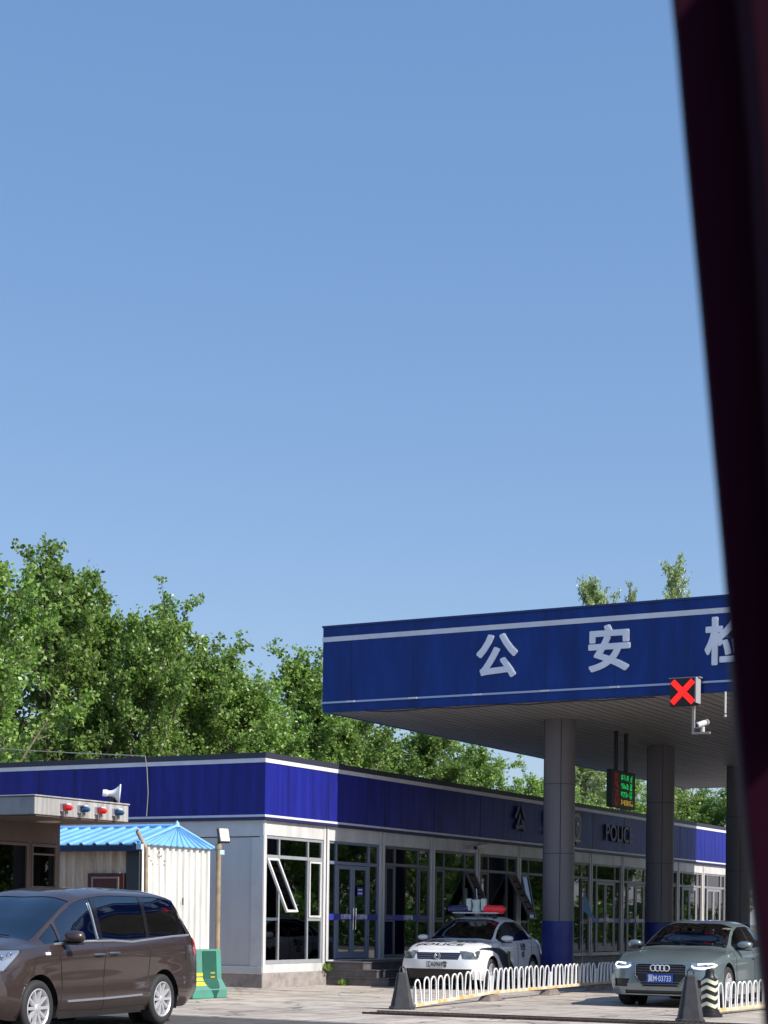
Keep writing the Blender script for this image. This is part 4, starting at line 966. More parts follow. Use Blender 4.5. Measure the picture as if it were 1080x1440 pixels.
for s in (1, -1):
    van['line']('belt_trim', [(-.36, 1.10), (-1.0, 1.13), (-1.75, 1.135), (-2.2, 1.115), (-2.6, 1.14), (-3.3, 1.18), (-3.86, 1.20)], s, .017, CHR2, out=.004)
    van['line']('side_moulding', [(-.60, .40), (-1.5, .405), (-2.42, .42)], s, .017, CHR2, out=.002)
    van['line']('sill_line', [(-.44, .30), (-1.5, .275), (-2.55, .30)], s, .005, SEAM)
    van['line']('pillar_strip', [(-1.40, 1.16), (-1.38, 1.62)], s, .010, CHR2)
    p = van['hy'](-.16, .99, s)
    if p: u = MB(); u.box(p.x + .05, p.x - .06, p.y - .01 * s, p.y + .012 * s, p.z - .018, p.z + .018); u.build('side_repeater', STRIPE, van['t'], bevel=.005)
    p = van['hy'](-.28, 1.03, s)
for s in (1, -1):
    van['line']('lamp_edge', [(.29, 1.035), (.46, .92), (.64, .805)], s, .011, BLACK, out=.003)
    van['line']('lamp_edge', [(.29, 1.035), (.50, 1.03), (.62, 1.02)], s, .008, BLACK, out=.003)
    for x_, z_, r0 in ((.47, .975, .045), (.60, .93, .055)):
        h = van['hy'](x_, z_, s)
        if h:
            u = MB(); M_ = Matrix.Translation(h + Vector((0, s * .004, 0))) @ Matrix.Rotation(R(-75 * s), 4, 'X') @ Matrix.Rotation(R(0), 4, 'Y'); u.lathe([(r0, -.01), (r0, .012), (r0 * .8, .016), (r0 * .7, .006), (0, .002)], M_, 20); u.build('lamp_ring', CHROME, van['t'], smooth=True)
            u = MB(); u.lathe([(0, .012), (r0 * .62, .008), (r0 * .66, .004)], M_, 20); u.build('projector_lens', mat('dark_lens', (.04, .05, .07), .05, coat=1), van['t'], smooth=True)
u = MB()
for z in (.62, .67, .72, .77, .82):
    pa = [van['hx'](y, z) for y in np.linspace(-.44, .44, 15)]; pa = [q + Vector((.004, 0, 0)) for q in pa if q]
    u = MB(); u.tube(pa, .010, 6); u.build('grille_bar', CHROME, van['t'], smooth=True)

# ---- white police sedan
PW = mat('white_car_paint', (.78, .79, .80), .28, coat=.8)
NAVY = mat('navy_livery', (.006, .008, .035), .45, spec=.3)
def pol_front(y, z):
    if y > .47 + (.78 - z) * .5 and .63 + max(0, .62 - y) * .2 < z < .80: return 'headlight'
    if y <= .45 + (z - .62) * .3 and .625 < z < .768: return 'grille'
    if y < .72 and .19 < z < .43: return 'air_intake'
UP = tab((.62, .835), (.45, .86), (.1, .875), (-.35, .865), (-.7, .80), (-1.15, .58), (-1.55, .2)); LO = tab((.62, .815), (.45, .825), (.1, .81), (-.3, .72), (-.5, .55), (-.7, .36), (-.82, .2))
def pol_side(x, z, j, jE):
    if x > .46 + (.83 - z) * 1.2 and .65 < z < .81 and j < jE: return 'headlight'
    if x < -3.42 and .80 < z < .94 and j < jE: return 'tail_light'
    if -1.5 < x < .62 and j < jE and LO(x) < z < UP(x): return 'livery_stripe'
POL = dict(xf=.90, xr=-3.70, wb=2.65, Rw=.32, ff=.85, fr=.7, fc=.22, rc=.24, spokes=7, steer=0,
    zb=tab((.9, .22), (.5, .19), (-3.2, .20), (-3.7, .30)), zm=tab((.9, .52), (-1.5, .55), (-3.7, .60)),
    zs=tab((.9, .765), (.6, .85), (.1, .925), (-.4, .965), (-1.5, .985), (-2.6, 1.005), (-3.2, 1.02), (-3.7, .97)),
    zt=tab((.9, .82), (.6, .91), (.1, .985), (-.35, 1.03), (-.45, 1.055), (-.9, 1.315), (-1.25, 1.46), (-1.6, 1.515), (-2.1, 1.52), (-2.5, 1.46), (-2.9, 1.28), (-3.2, 1.12), (-3.35, 1.09), (-3.7, 1.05)),
    wm=tab((.9, .87), (0, .90), (-2.8, .90), (-3.7, .86)), ws=tab((.9, .76), (.4, .82), (-.4, .85), (-2.5, .85), (-3.3, .81), (-3.7, .74)),
    we=tab((.9, .60), (.1, .67), (-.45, .70), (-1, .63), (-1.6, .585), (-2.3, .58), (-2.9, .62), (-3.3, .64), (-3.7, .6)),
    ze=tab((.9, .795), (.6, .885), (.1, .96), (-.35, 1.0), (-.45, 1.02), (-.9, 1.25), (-1.25, 1.385), (-1.6, 1.445), (-2.1, 1.445), (-2.5, 1.385), (-2.9, 1.22), (-3.2, 1.075), (-3.7, 1.01)),
    fp=tab((.2, .08), (.42, .0), (.6, .01), (.75, .06), (.85, .14), (1.1, .3)), rp=tab((.25, .08), (.5, .0), (.8, .03), (1.05, .08), (1.2, .12)),
    ws0=-.44, ws1=-1.24, rg0=-2.48, rg1=-3.16,
    sw=[('a', -.62, -1.62, 0, -.1), ('p', -1.62, -1.72, -.1, -.1), ('b', -1.72, -2.62, -.1, .1), ('c', -2.66, -2.92, .1, .5)],
    front=pol_front, rear=sedan_rear, sidefn=pol_side,
    mats=dict(body=PW, windscreen=DG, side_window=DG, rear_window=DG, pillar_trim=TRIM, headlight=mat('smoked_lamp', (.20, .22, .22), .12, metal=.5, coat=1, var=.8, vscale=9), tail_light=REDL, grille=mat('blue_black_grille', (.02, .025, .06), .4), air_intake=GRILLE, fog_lamp=GRILLE, livery_stripe=NAVY),
    seats=(-1.25, -2.1), mirror=(-.72, 1.04), handles=((-1.5, .86), (-2.45, .88)), hmat=PW,
    seams=([(-.42, .24), (-.44, .9)], [(-1.60, .24), (-1.62, .97)], [(-2.55, .98), (-2.5, .65), (-2.36, .5)]),
    plate=('辽A0969警', .525, mat('plate_white', (.62, .62, .62), .4), BLACK, .001))
pol = car('police_car', 'white police sedan with a navy door swoosh and a red and blue light bar', 'police car', (-17.40, 35.10), R(-84.6), 1.04, POL)
pt = pol['t']
for z in (.655, .695, .735):
    pa = [pol['hx'](y, z) for y in np.linspace(-.45, .45, 13)]; u = MB(); u.tube([q + Vector((-.008, 0, 0)) for q in pa], .006, 6); u.build('grille_bar', mat('slate_bar', (.25, .27, .38), .3, metal=.6), pt, smooth=True)
p = pol['hx'](0, .70)
u = MB(); u.tube([(p.x + .022, .065 * math.cos(a), .70 + .065 * math.sin(a)) for a in np.linspace(0, 6.283, 25)], .008, 6, caps=False)
fm = frame((p.x + .022, 0, .70), (0, 1, 0), (0, 0, 1))
for pts in ([(-.045, .04), (-.015, -.005), (0, .02), (.015, -.005), (.045, .04)], [(-.055, .015), (-.02, -.055), (0, -.01), (.02, -.055), (.055, .015)]): u.tube([tuple(fm @ Vector((a, b, .002))) for a, b in pts], .006, 5)
u.build('round_emblem', CHROME, pt, smooth=True)
def hood_text(txt, size, x0, nm, sx=1.0, yc=0):
    v, f = text_geo(txt, size, .006, .002); vs = []
    for q in v:
        x_, y_ = x0 - q[1] * 1.0, q[0] * sx + yc
        h = pol['hz'](x_, y_); vs.append((x_, y_, (h.z if h else 1) + .004 + q[2]))
    u = MB(); u.add(vs, f); u.build(nm, BLACK, pt, fixn=False)
hood_text('公', .40, .10, 'bonnet_character', 1.25, -.36); hood_text('安', .40, .10, 'bonnet_character', 1.25, .30); hood_text('POLICE', .24, .44, 'bonnet_letters', 1.35, -.12)
def side_text(txt, size, x0, z0, nm, mt):
    for s in (1, -1):
        v, f = text_geo(txt, size, .006, .002); vs = []
        for q in v:
            x_, z_ = x0 - s * q[0], z0 + q[1]; 
            h = pol['hy'](x_, z_, s); vs.append((x_, (h.y if h else s * .9) + s * (.005 + q[2]), z_))
        u = MB(); u.add(vs, f); u.build(nm, mt, pt, fixn=False)
side_text('公安', .17, -1.95, .86, 'door_characters', BLACK); side_text('03', .17, -1.95, .70, 'door_number', BLACK)
for s in (1, -1):
    u = MB(); shp = [(-.09, .16), (0, .20), (.09, .16), (.085, -.02), (.05, -.14), (0, -.19), (-.05, -.14), (-.085, -.02)]
    for q in range(len(shp)): pass
    vs = []
    for a, b in shp:
        h = pol['hy'](-.98 + a, .60 + b, s); vs.append((-.98 + a, h.y + s * .008, .60 + b))
    vs += [(v_[0], v_[1] + s * .006, v_[2]) for v_ in vs]; n_ = len(shp)
    u.add(vs, [tuple(range(n_)), tuple(range(n_, 2 * n_))] + [(i, (i + 1) % n_, n_ + (i + 1) % n_, n_ + i) for i in range(n_)]); u.build('door_badge', GOLD, pt)
# roof bar
zr = 1.51
u = MB(); u.box(-1.52, -1.30, -.52, .52, zr + .075, zr + .105); u.build('light_bar_base', mat('pale_grey_tray', (.62, .62, .62), .4), pt, bevel=.012)
for yy in (-.42, .42): u = MB(); u.box(-1.50, -1.34, yy - .03, yy + .03, zr - .03, zr + .075); u.build('light_bar_foot', BLACK, pt)
RL = mat('red_light_cover', (.62, .012, .02), .2, coat=.6, emis=(1, .01, .02), estr=.08); BL_ = mat('blue_light_cover', (.008, .012, .09), .25, coat=.6)
for s, mt in ((1, RL), (-1, BL_)):
    u = MB(); u.tube([(-1.41, s * .18, zr + .175), (-1.41, s * .21, zr + .175), (-1.41, s * .58, zr + .165), (-1.41, s * .64, zr + .15), (-1.41, s * .66, zr + .14)], [.06, .085, .09, .07, .03], 16); u.build('light_cover', mt, pt, smooth=True)
SPK = mat('pale_green_grey_speaker', (.55, .62, .58), .5)
u = MB(); u.lathe([(0, 0), (.09, 0), (.10, .02), (.08, .11), (.075, .15), (.10, .25), (.10, .27), (0, .27)], Matrix.Translation((-1.41, 0, zr + .105)), 20); u.build('siren_speaker', SPK, pt, smooth=True)
for s in (1, -1): u = MB(); u.box(-1.46, -1.36, s * .17 - .055, s * .17 + .055, zr + .14, zr + .40); u.build('speaker_box', SPK, pt, bevel=.015)
u = MB(); u.tube([(-1.40, .02, zr + .32), (-1.45, -.02, zr + .62)], .006, 5); u.build('aerial', CHROME, pt)

# ---- grey executive sedan
PG = mat('grey_green_metallic_paint', (.185, .235, .25), .3, metal=.45, coat=.9)
def aud_front(y, z):
    if y > .49 and .615 + max(0, .62 - y) * .25 < z < .735: return 'headlight'
    if y < .30 + min(1, (z - .34) / .16) * .12 and .34 < z < .705: return 'grille'
    if y < .60 and .225 < z < .285: return 'air_intake'
    if .52 < y < .80 and .34 < z < .46 and y - .52 > (.46 - z) * .4: return 'air_intake_side'
def aud_side(x, z, j, jE):
    if x > .50 + (.74 - z) * 1.2 and .63 < z < .735 and j < jE: return 'headlight'
    if x < -3.5 and .80 < z < .93 and j < jE: return 'tail_light'
AUD = dict(xf=.90, xr=-3.82, wb=2.81, Rw=.335, ff=.85, fr=.7, fc=.22, rc=.24, spokes=5, steer=0, crease=.018,
    zb=tab((.9, .20), (.5, .18), (-3.3, .19), (-3.82, .30)), zm=tab((.9, .50), (-1.5, .52), (-3.82, .58)),
    zs=tab((.9, .695), (.6, .78), (.1, .855), (-.5, .90), (-1.5, .925), (-2.6, .955), (-3.3, .975), (-3.82, .94)),
    zt=tab((.9, .745), (.6, .825), (.1, .905), (-.45, .97), (-.55, .995), (-1.0, 1.235), (-1.35, 1.375), (-1.7, 1.42), (-2.2, 1.42), (-2.6, 1.37), (-3.0, 1.22), (-3.3, 1.09), (-3.45, 1.065), (-3.82, 1.03)),
    wm=tab((.9, .885), (0, .915), (-2.8, .915), (-3.82, .87)), ws=tab((.9, .79), (.4, .845), (-.4, .865), (-2.5, .865), (-3.3, .82), (-3.82, .75)),
    we=tab((.9, .62), (.1, .69), (-.55, .72), (-1.1, .64), (-1.7, .59), (-2.4, .585), (-3.0, .62), (-3.4, .65), (-3.82, .6)),
    ze=tab((.9, .725), (.6, .805), (.1, .88), (-.45, .935), (-.55, .96), (-1.0, 1.17), (-1.35, 1.30), (-1.7, 1.35), (-2.2, 1.35), (-2.6, 1.30), (-3.0, 1.165), (-3.3, 1.05), (-3.82, .99)),
    fp=tab((.2, .07), (.40, .0), (.6, .01), (.75, .05), (.85, .12), (1.1, .3)), rp=tab((.25, .08), (.5, .0), (.8, .03), (1.05, .08), (1.2, .12)),
    ws0=-.54, ws1=-1.34, rg0=-2.58, rg1=-3.26,
    sw=[('a', -.74, -1.72, 0, -.1), ('p', -1.72, -1.82, -.1, -.1), ('b', -1.82, -2.72, -.1, .1), ('c', -2.76, -3.05, .1, .5)],
    front=aud_front, rear=sedan_rear, sidefn=aud_side,
    mats=dict(body=PG, windscreen=MG, side_window=DG, rear_window=DG, pillar_trim=TRIM, headlight=LAMPB, tail_light=REDL, grille=GRILLE, air_intake=GRILLE, air_intake_side=GRILLE, fog_lamp=GRILLE, livery_stripe=PG),
    seats=(-1.35, -2.2), mirror=(-.82, 1.0), handles=((-1.6, .80), (-2.55, .82)), hmat=PG,
    seams=([(-.46, .24), (-.48, .9)], [(-1.70, .24), (-1.72, .95)], [(-2.65, .96), (-2.6, .65), (-2.46, .5)]),
    plate=('冀M·03733', .475, mat('plate_blue', (.012, .06, .42), .4), mat('plate_letters', (.75, .8, .85), .4), .001))
aud = car('sedan', 'grey green sedan with a blue number plate waiting at the lane entrance', 'car', (-10.80, 30.82), R(-86.7), 1.085, AUD)
at_ = aud['t']
for z in (.38, .42, .56, .60, .64, .68):
    wv = .28 + min(1, (z - .34) / .16) * .12
    pa = [aud['hx'](y, z) for y in np.linspace(-wv, wv, 11)]; u = MB(); u.tube([q + Vector((-.008, 0, 0)) for q in pa], .006, 6); u.build('grille_bar', mat('dark_chrome', (.25, .26, .28), .3, metal=1), at_, smooth=True)
ring = [(-.28, .34), (-.415, .52), (-.42, .69), (-.36, .712), (.36, .712), (.42, .69), (.415, .52), (.28, .34), (-.28, .34)]
pa = []
for (a0, b0), (a1, b1) in zip(ring[:-1], ring[1:]):
    for q in range(8):
        h = aud['hx'](a0 + (a1 - a0) * q / 8, b0 + (b1 - b0) * q / 8); pa.append(h + Vector((.002, 0, 0)))
u = MB(); u.tube(pa + [pa[0]], .007, 6, caps=False); u.build('grille_surround', mat('dull_chrome', (.3, .32, .33), .4, metal=.8), at_, smooth=True)
p = aud['hx'](0, .645)
u = MB()
for q in range(4): u.tube([(p.x + .02 + .004 * (q % 2), -.111 + .074 * q + .047 * math.cos(a), .645 + .047 * math.sin(a)) for a in np.linspace(0, 6.283, 21)], .0095, 6, caps=False)
u.build('four_ring_emblem', mat('bright_emblem', (.85, .86, .88), .3, metal=.6), at_, smooth=True)
DRL = mat('daytime_lamp', (.9, .92, .95), .3, emis=(1, 1, 1), estr=.9)
for s in (1, -1):
    pa = []
    for y_, z_ in ((.51, .685), (.55, .655), (.66, .645), (.76, .655), (.82, .675), (.84, .70), (.80, .72), (.70, .718), (.60, .712)):
        h = aud['hx'](s * y_, z_)
        if h: pa.append(h + Vector((.010, 0, 0)))
    u = MB(); u.tube(pa, .016, 6); u.build('running_light', DRL, at_, smooth=True)
    u = MB(); h = aud['hx'](s * .72, .685); u.lathe([(0, 0), (.034, 0), (.034, .012), (0, .012)], Matrix.Translation(h) @ Matrix.Rotation(R(90), 4, 'Y'), 14); u.build('headlight_lens', CHROME, at_)
# things on the dashboard and the driver
Ma = Matrix.Translation(at_.location) @ Matrix.Rotation(R(-86.7), 4, 'Z') @ Matrix.Diagonal((1.085, 1.085, 1.085, 1))
def car_place(nm, loc, label, cat):
    o = thing(nm, label, cat, tuple(Ma @ Vector(loc)), rz=R(-87.2), wld=False); return o
tbx = car_place('tissue_box', (-.74, -.10, .90), 'white tissue box on the dashboard of the grey sedan', 'tissue box')
u = MB(); u.box(-.06, .06, -.12, .12, 0, .08); u.build('carton', STRIPE, tbx, bevel=.006); u = MB(); u.hexa([(-.02, -.05, .081), (.02, -.05, .081), (.02, .05, .081), (-.02, .05, .081)], [(-.05, -.07, .13), (.01, -.03, .15), (.05, .05, .12), (-.02, .07, .14)]); u.build('tissue', WHITE, tbx)
orn = car_place('dashboard_ornament', (-.72, -.36, .90), 'small white ornament on the dashboard left of the tissue box', 'ornament')
u = MB(); u.lathe([(0, 0), (.04, 0), (.045, .02), (.03, .045), (.035, .07), (.02, .095), (0, .1)], None, 14); u.build('figurine', WHITE, orn, smooth=True)
SKIN = mat('skin', (.48, .29, .21), .5)
def skinmesh(name, joints, edges, m, par, root=0, lv=2):
    me = bpy.data.meshes.new(name); me.from_pydata([j[0] for j in joints], edges, []); o = bpy.data.objects.new(name, me); COL.objects.link(o)
    sk = o.modifiers.new('skin', 'SKIN'); sk.use_smooth_shade = True
    for i, j in enumerate(joints):
        r = j[1]; me.skin_vertices[0].data[i].radius = (r, r) if not isinstance(r, tuple) else r
    me.skin_vertices[0].data[root].use_root = True
    ss = o.modifiers.new('sub', 'SUBSURF'); ss.levels = lv; ss.render_levels = lv
    dg_ = bpy.context.evaluated_depsgraph_get(); m2 = bpy.data.meshes.new_from_object(o.evaluated_get(dg_)); bpy.data.objects.remove(o)
    m2.materials.clear(); m2.materials.append(m); m2.shade_smooth(); o = bpy.data.objects.new(name, m2); COL.objects.link(o); o.parent = par; return o
pr_ = car_place('person', (-1.72, .38, .55), 'driver in a white shirt holding the steering wheel of the grey sedan', 'person')
J = [((0, 0, .10), .13), ((.02, 0, .28), (.15, .12)), ((.02, 0, .44), (.16, .11)), ((.03, 0, .53), .055), ((.05, 0, .60), (.075, .08)), ((.06, 0, .68), (.08, .095)), ((.05, 0, .735), .06),
     ((.03, .17, .46), .06), ((.16, .24, .27), .045), ((.40, .16, .33), .032), ((.47, .13, .36), .028),
     ((.03, -.17, .46), .06), ((.16, -.24, .27), .045), ((.40, -.16, .33), .032), ((.47, -.13, .36), .028),
     ((.10, .10, .06), .09), ((.50, .13, .10), .07), ((.62, .13, -.20), .05), ((.72, .13, -.22), .04),
     ((.10, -.10, .06), .09), ((.50, -.13, .10), .07), ((.62, -.13, -.20), .05), ((.72, -.13, -.22), .04), ((.135, 0, .635), .012)]
Ed = [(0, 1), (1, 2), (2, 3), (3, 4), (4, 5), (5, 6), (2, 7), (7, 8), (8, 9), (9, 10), (2, 11), (11, 12), (12, 13), (13, 14), (0, 15), (15, 16), (16, 17), (17, 18), (0, 19), (19, 20), (20, 21), (21, 22), (4, 23)]
for s in (1, -1):
    b0 = len(J); hp = Vector((.47, .13 * s, .36)); src = 10 if s > 0 else 14
    for q in range(4):
        a_ = Vector((.50, (.135 - .0) * s, .385 - .02 * q)); J.append((tuple(a_), .011)); J.append((tuple(a_ + Vector((.03, -.015 * s, 0))), .010)); J.append((tuple(a_ + Vector((.02, -.04 * s, 0))), .008))
        Ed += [(src, b0 + 3 * q), (b0 + 3 * q, b0 + 3 * q + 1), (b0 + 3 * q + 1, b0 + 3 * q + 2)]
    J.append(((.47, .10 * s, .395), .011)); Ed.append((src, len(J) - 1))
skinmesh('body', J, Ed, SKIN, pr_)
SH = [((0, 0, .08), .14), ((.02, 0, .28), (.17, .14)), ((.02, 0, .44), (.18, .125)), ((.03, 0, .50), .075), ((.03, .18, .455), .072), ((.12, .23, .32), .062), ((.03, -.18, .455), .072), ((.12, -.23, .32), .062)]
skinmesh('shirt', SH, [(0, 1), (1, 2), (2, 3), (2, 4), (4, 5), (2, 6), (6, 7)], mat('white_shirt', (.75, .75, .76), .8), pr_)
skinmesh('trousers', [((0, 0, .08), .14), ((.10, .10, .05), .105), ((.50, .13, .10), .085), ((.61, .13, -.17), .065), ((.10, -.10, .05), .105), ((.50, -.13, .10), .085), ((.61, -.13, -.17), .065)], [(0, 1), (1, 2), (2, 3), (0, 4), (4, 5), (5, 6)], mat('dark_trousers', (.03, .03, .05), .8), pr_)
skinmesh('hair', [((-.01, 0, .66), .07), ((.02, 0, .73), (.088, .1)), ((.09, 0, .755), .05)], [(0, 1), (1, 2)], mat('black_hair', (.01, .009, .008), .6), pr_)

# ------------------------------------------------------------------ trees
BARK = mat('grey_brown_bark', (.16, .13, .105), .9, var=.4, vscale=6)
BARKP = mat('pale_poplar_bark', (.34, .32, .27), .85, var=.3, vscale=6)
LEAFA = leafmat('elm_leaves', (.105, .215, .03), (.31, .45, .11), .42); LEAFP = leafmat('poplar_leaves', (.17, .26, .08), (.42, .51, .22))
def tree_mesh(seed, H, spread, nlimb, nleaf, leaf, kind):
    rnd = random.Random(seed); rs = np.random.RandomState(seed); wood = MB(); tw = []
    pts = [Vector((0, 0, 0))]; n = 12; lean = Vector((rnd.uniform(-.06, .06), rnd.uniform(-.06, .06), 0))
    for i in range(1, n + 1): pts.append(Vector((0, 0, H * .93 * i / n)) + lean * H * (i / n)**1.5 + Vector((rnd.uniform(-.1, .1), rnd.uniform(-.1, .1), 0)) * (i / n))
    wood.tube(pts, [H * .017 * (1 - .93 * i / n) + .01 for i in range(n + 1)], 8)
    def onaxis(f): f *= n; i = min(int(f), n - 1); return pts[i].lerp(pts[i + 1], f - i)
    h0 = .16 if kind == 'a' else .14
    for k in range(nlimb):
        f = h0 + (1 - h0) * ((k + rnd.random()) / nlimb); f = min(f, .985); o = onaxis(f); az = k * 2.4 + rnd.uniform(-.5, .5)
        g = (f - h0) / (1 - h0)
        if kind == 'a': r = spread * (math.sin(math.pi * min(1, g * .82 + .22))**.75) * rnd.uniform(.7, 1.15); el = rnd.uniform(.45, .95) + .3 * g
        else: r = spread * (math.sin(math.pi * min(1, g * .75 + .2))**.6) * rnd.uniform(.6, 1.2); el = rnd.uniform(.95, 1.3)
        d = Vector((math.cos(az) * math.cos(el), math.sin(az) * math.cos(el), math.sin(el))); Lb = r / max(.35, math.cos(el)) * .8
        br = [o]; m_ = 6; dd = d.copy()
        for q in range(m_): dd = (dd + Vector((rnd.uniform(-.18, .18), rnd.uniform(-.18, .18), .10))).normalized(); br.append(br[-1] + dd * Lb / m_)
        r0 = .012 * H * (1 - f) * .75 + .018; wood.tube(br, [r0 * (1 - .85 * q / m_) for q in range(m_ + 1)], 5, caps=False)
        ns = 7 if kind == 'a' else 5
        for q in range(ns):
            fr = .22 + .78 * (q + rnd.random()) / ns; fi = min(fr, .999) * m_; i = int(fi); p = br[i].lerp(br[i + 1], fi - i)
            s = Vector((rnd.gauss(0, 1), rnd.gauss(0, 1), rnd.gauss(.55, .6))).normalized(); s = (s + dd * .6).normalized(); Ls = Lb * rnd.uniform(.18, .42) * (1.1 - .5 * fr) + .35
            e = p + s * Ls; e2 = e + (s + Vector((0, 0, .5))).normalized() * Ls * .4
            wood.tube([p, e, e2], [r0 * .3, r0 * .18, .005], 4, caps=False); tw.append((p, e)); tw.append((e, e2))
            for z_ in range(3):
                a = p.lerp(e2, rnd.uniform(.2, 1)); s2 = Vector((rnd.gauss(0, 1), rnd.gauss(0, 1), rnd.gauss(.5, .7))).normalized(); b = a + s2 * rnd.uniform(.25, .7); wood.tube([a, b], [.012, .005], 3, caps=False); tw.append((a, b)); tw.append((a, b))
        tw.append((br[-2], br[-1] + dd * .5))
    for q in range(6): tw.append((onaxis(.9), onaxis(1) + Vector((rnd.uniform(-.3, .3), rnd.uniform(-.3, .3), rnd.uniform(.1, .7)))))
    A_ = np.array([a[:] for a, b in tw]); B_ = np.array([b[:] for a, b in tw]); ln = np.linalg.norm(B_ - A_, axis=1); pr = ln / ln.sum()
    dens = rs.uniform(.25, 1.6, len(tw)); pr = pr * dens; pr /= pr.sum()
    ix = rs.choice(len(tw), nleaf, p=pr); u_ = rs.uniform(0, 1.08, nleaf)[:, None]; P = A_[ix] * (1 - u_) + B_[ix] * u_ + rs.normal(0, .085, (nleaf, 3)) * (1 if kind == 'a' else .8)
    sz = leaf * rs.uniform(.6, 1.25, nleaf)[:, None]; d = rs.normal(0, 1, (nleaf, 3)); d[:, 2] -= .35; d /= np.linalg.norm(d, axis=1)[:, None]
    t = rs.normal(0, 1, (nleaf, 3)); s = np.cross(d, t); s /= np.linalg.norm(s, axis=1)[:, None]; nn = np.cross(d, s)
    V = np.stack([P, P + d * sz * .5 + s * sz * .36 + nn * sz * .08, P + d * sz, P + d * sz * .5 - s * sz * .36 + nn * sz * .08], 1).reshape(-1, 3)
    F = np.arange(nleaf * 4).reshape(-1, 4)
    me = bpy.data.meshes.new('crown'); me.vertices.add(len(V)); me.vertices.foreach_set('co', V.ravel()); me.loops.add(nleaf * 4); me.loops.foreach_set('vertex_index', F.ravel().astype(np.int32)); me.polygons.add(nleaf)
    me.polygons.foreach_set('loop_start', (np.arange(nleaf) * 4).astype(np.int32)); me.polygons.foreach_set('loop_total', np.full(nleaf, 4, np.int32)); me.update(calc_edges=True)
    me.materials.append(LEAFA if kind == 'a' else LEAFP)
    wm = bpy.data.meshes.new('trunk'); wm.from_pydata([tuple(p) for p in wood.v], [], wood.f); wm.materials.append(BARK if kind == 'a' else BARKP); wm.shade_smooth()
    return wm, me, H
def vtx(me, z=True): return max(v.co.z for v in me.vertices)
TV = {('a', i): tree_mesh(21 + i, 12, 3.3, 30, 30000, .155, 'a') for i in range(3)}
TV.update({('p', i): tree_mesh(51 + i, 18, 2.0, 34, 15000, .17, 'p') for i in range(2)})
TOP = {k: np.percentile([v.co.z for v in v_[1].vertices], 99.9) for k, v_ in TV.items()}
def cam_xy(px, d):   # ground position at bearing px (reference columns) and depth d
    a = (px - 540) / 2515.6; s, c = math.sin(YAW), math.cos(YAW); return (-s * d + c * a * d, c * d + s * a * d)
def put_tree(kind, var, px, d, top, rz, label, grp, wid=1., nm='broadleaf_tree'):
    x, y = cam_xy(px, d); h = (1291 - top) / 2515.6 * d + 1.5; sc = h / TOP[(kind, var)]
    t = bpy.data.objects.new(nm, None); COL.objects.link(t); t.location = (x, y, -.05); t.rotation_euler = (0, 0, rz); t.scale = (sc * wid, sc * wid, sc); t['label'] = label; t['category'] = 'tree'; t['group'] = grp
    for q, n_ in ((0, 'trunk'), (1, 'crown')):
        o = bpy.data.objects.new(n_, TV[(kind, var)][q]); COL.objects.link(o); o.parent = t
G1 = 'leafy trees behind the office'; G2 = 'lower trees seen under the canopy'
for kind, var, px, d, top, rz, label, grp, wid in (
    ('a', 0, -26, 50, 672, .3, 'tallest leafy tree, cut by the left edge of the picture', G1, 1.0),
    ('a', 1, 42, 57, 762, 1.9, 'leafy tree with a tall forked top above the guard booth', G1, .95),
    ('a', 2, 112, 60, 812, .9, 'leafy tree behind the warning lamps of the booth', G1, .95),
    ('a', 0, 185, 57, 822, 3.9, 'leafy tree rising above the blue roofed tin shed', G1, .9),
    ('a', 1, 245, 60, 848, 5.2, 'leafy tree above the floodlight pole', G1, .95),
    ('a', 2, 305, 60, 896, 2.2, 'rounded leafy tree just left of the office corner', G1, 1.15),
    ('a', 0, 372, 61, 893, 1.1, 'leafy tree right above the office corner', G1, 1.0),
    ('a', 1, 425, 64, 905, 3.1, 'leafy tree touching the left end of the canopy fascia', G1, 1.0),
    ('a', 2, 490, 66, 950, 4.4, 'leafy tree behind the left end of the canopy', G1, 1.1),
    ('a', 0, 545, 69, 985, .2, 'low leafy tree under the left part of the canopy soffit', G2, 1.15),
    ('a', 1, 605, 72, 1005, 5.9, 'low leafy tree under the canopy above the third office bay', G2, 1.2),
    ('a', 2, 665, 76, 1030, 1.5, 'low leafy tree left of the first round column', G2, 1.2),
    ('a', 0, 728, 80, 1062, 2.8, 'low thin tree against bright sky beside the first round column', G2, 1.2),
    ('a', 1, 790, 84, 1075, 4.9, 'low tree directly behind the first round column', G2, 1.2),
    ('p', 0, 835, 88, 1062, .7, 'low pale tree between the first column and the LED sign', G2, 1.7),
    ('a', 2, 885, 90, 1085, 3.3, 'low tree behind the hanging LED sign', G2, 1.2),
    ('p', 1, 925, 92, 1080, 2.2, 'low pale tree behind the second round column', G2, 1.8),
    ('a', 0, 975, 92, 1072, 5.0, 'low tree just right of the second round column', G2, 1.3),
    ('a', 1, 1030, 90, 1075, 1.2, 'low tree beside the farthest round column', G2, 1.3),
    ('p', 0, 838, 98, 806, 1.0, 'poplar top with rounded tuft left of the second sign character', 'poplar tops above the canopy', .62),
    ('p', 1, 888, 104, 811, 3.0, 'thinnest poplar tip above the canopy', 'poplar tops above the canopy', .35),
    ('p', 1, 960, 96, 778, 5.0, 'tallest poplar top above the red cross signal', 'poplar tops above the canopy', .6)):
    put_tree(kind, var, px, d, top, rz, label, grp, wid, 'poplar_tree' if kind == 'p' else 'broadleaf_tree')
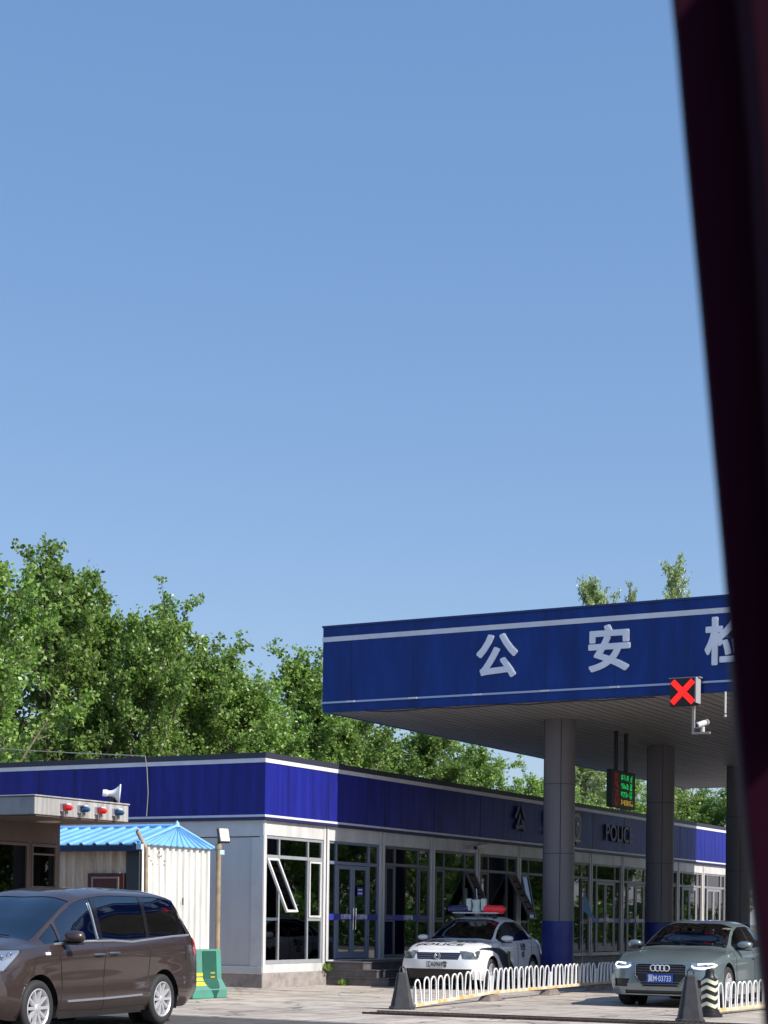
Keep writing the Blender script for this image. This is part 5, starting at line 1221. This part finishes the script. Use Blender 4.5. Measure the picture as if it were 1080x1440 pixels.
# trees across the road, mirrored in the glass; rows thickened to block the sky
for i, (x, y, s_) in enumerate([(14 + (q * 7) % 5, 56 + 6.5 * q, .8 + .04 * (q % 4)) for q in range(18)] + [(21 + q % 3, 60 + 11 * q, .95) for q in range(9)]):
    t = bpy.data.objects.new('roadside_tree', None); COL.objects.link(t); t.location = (x, y, -.05); t.rotation_euler = (0, 0, i * 1.3); t.scale = (s_ * 1.2, s_ * 1.2, s_)
    t['label'] = 'leafy roadside tree across the road, outside the frame and reflected in the office glass'; t['category'] = 'tree'; t['group'] = 'roadside trees across the road'
    for q, n_ in ((0, 'trunk'), (1, 'crown')):
        o = bpy.data.objects.new(n_, TV[('a', i % 3)][q]); COL.objects.link(o); o.parent = t

# ------------------------------------------------------------------ window pillar of the vehicle the photo is taken from
def camray(px, py, d):
    v = Vector(((px - 540) / 2515.6 * d, -(py - 1268.4) / 2515.6 * d, -d)); return cam.matrix_world @ v
pd = .62
pw = thing('window_pillar', 'dark maroon window pillar of the vehicle the picture is taken from, blurred at the right edge', 'window pillar', tuple(camray(1150, 1500, pd)), wld=False)
MAR = mat('dark_maroon_trim', (.019, .0016, .0085), .8, spec=.06)
edge = [(938, -60), (950, 60), (962, 200), (974, 330), (988, 480), (1002, 640), (1015, 780), (1027, 920), (1038, 1040), (1050, 1160), (1062, 1270), (1075, 1380), (1084, 1500)]
def bar(nm, L_, Rg, d, m_, th=.05):
    u = MB(); vs = []
    for (px, py), w_ in zip(L_, Rg):
        o = [camray(px + w_ * .0, py, d + th), camray(px, py, d + .006), camray(px + 5, py, d), camray(px + w_, py, d - .004), camray(px + w_, py, d + th)]
        vs += [tuple(q - pw.location) for q in o]
    n_ = 5; k_ = len(L_)
    u.add(vs, [(i * n_ + j, i * n_ + (j + 1) % n_, (i + 1) * n_ + (j + 1) % n_, (i + 1) * n_ + j) for i in range(k_ - 1) for j in range(n_)] + [tuple(range(n_)), tuple(range((k_ - 1) * n_, k_ * n_))])
    return u.build(nm, m_, pw, smooth=True)
bar('pillar', edge, [260] * len(edge), pd, MAR)
e2 = [(1024, 930), (1028, 1000), (1034, 1080), (1042, 1160), (1051, 1240), (1061, 1320), (1070, 1400), (1079, 1500)]
bar('glass_channel', [(a - 0, b) for a, b in e2], [20] * len(e2), pd + .06, mat('grey_weatherstrip', (.10, .07, .065), .8, spec=.1), .01)

rs = np.random.RandomState(5); n = 26000; P = np.stack([rs.uniform(10.5, 13, n), rs.uniform(48, 175, n), rs.uniform(0, 1, n) ** .8 * 3.2], 1); P[:, 2] *= .8 + .25 * np.sin(P[:, 1] * .9) * np.sin(P[:, 1] * .37)
d = rs.normal(0, 1, (n, 3)); d /= np.linalg.norm(d, axis=1)[:, None]; t_ = rs.normal(0, 1, (n, 3)); s_ = np.cross(d, t_); s_ /= np.linalg.norm(s_, axis=1)[:, None]
V = np.stack([P, P + d * .17 + s_ * .13, P + d * .34, P + d * .17 - s_ * .13], 1).reshape(-1, 3)
u = MB(); u.v = [tuple(p) for p in V]; u.f = [tuple(q) for q in np.arange(n * 4).reshape(-1, 4)]
tag(u.build('reflection_hedge', LEAFA, fixn=False), kind='stuff')  # unseen leaf row added so the office glass reflects green

bar('pillar_highlight', [(a + 88 - max(0, (b - 200)) * .03, b) for a, b in edge[:9]], [26] * 9, pd - .012, mat('maroon_highlight', (.022, .004, .012), .7, spec=.15), .012)  # added strip in lighter maroon stands in for the highlight on the pillar
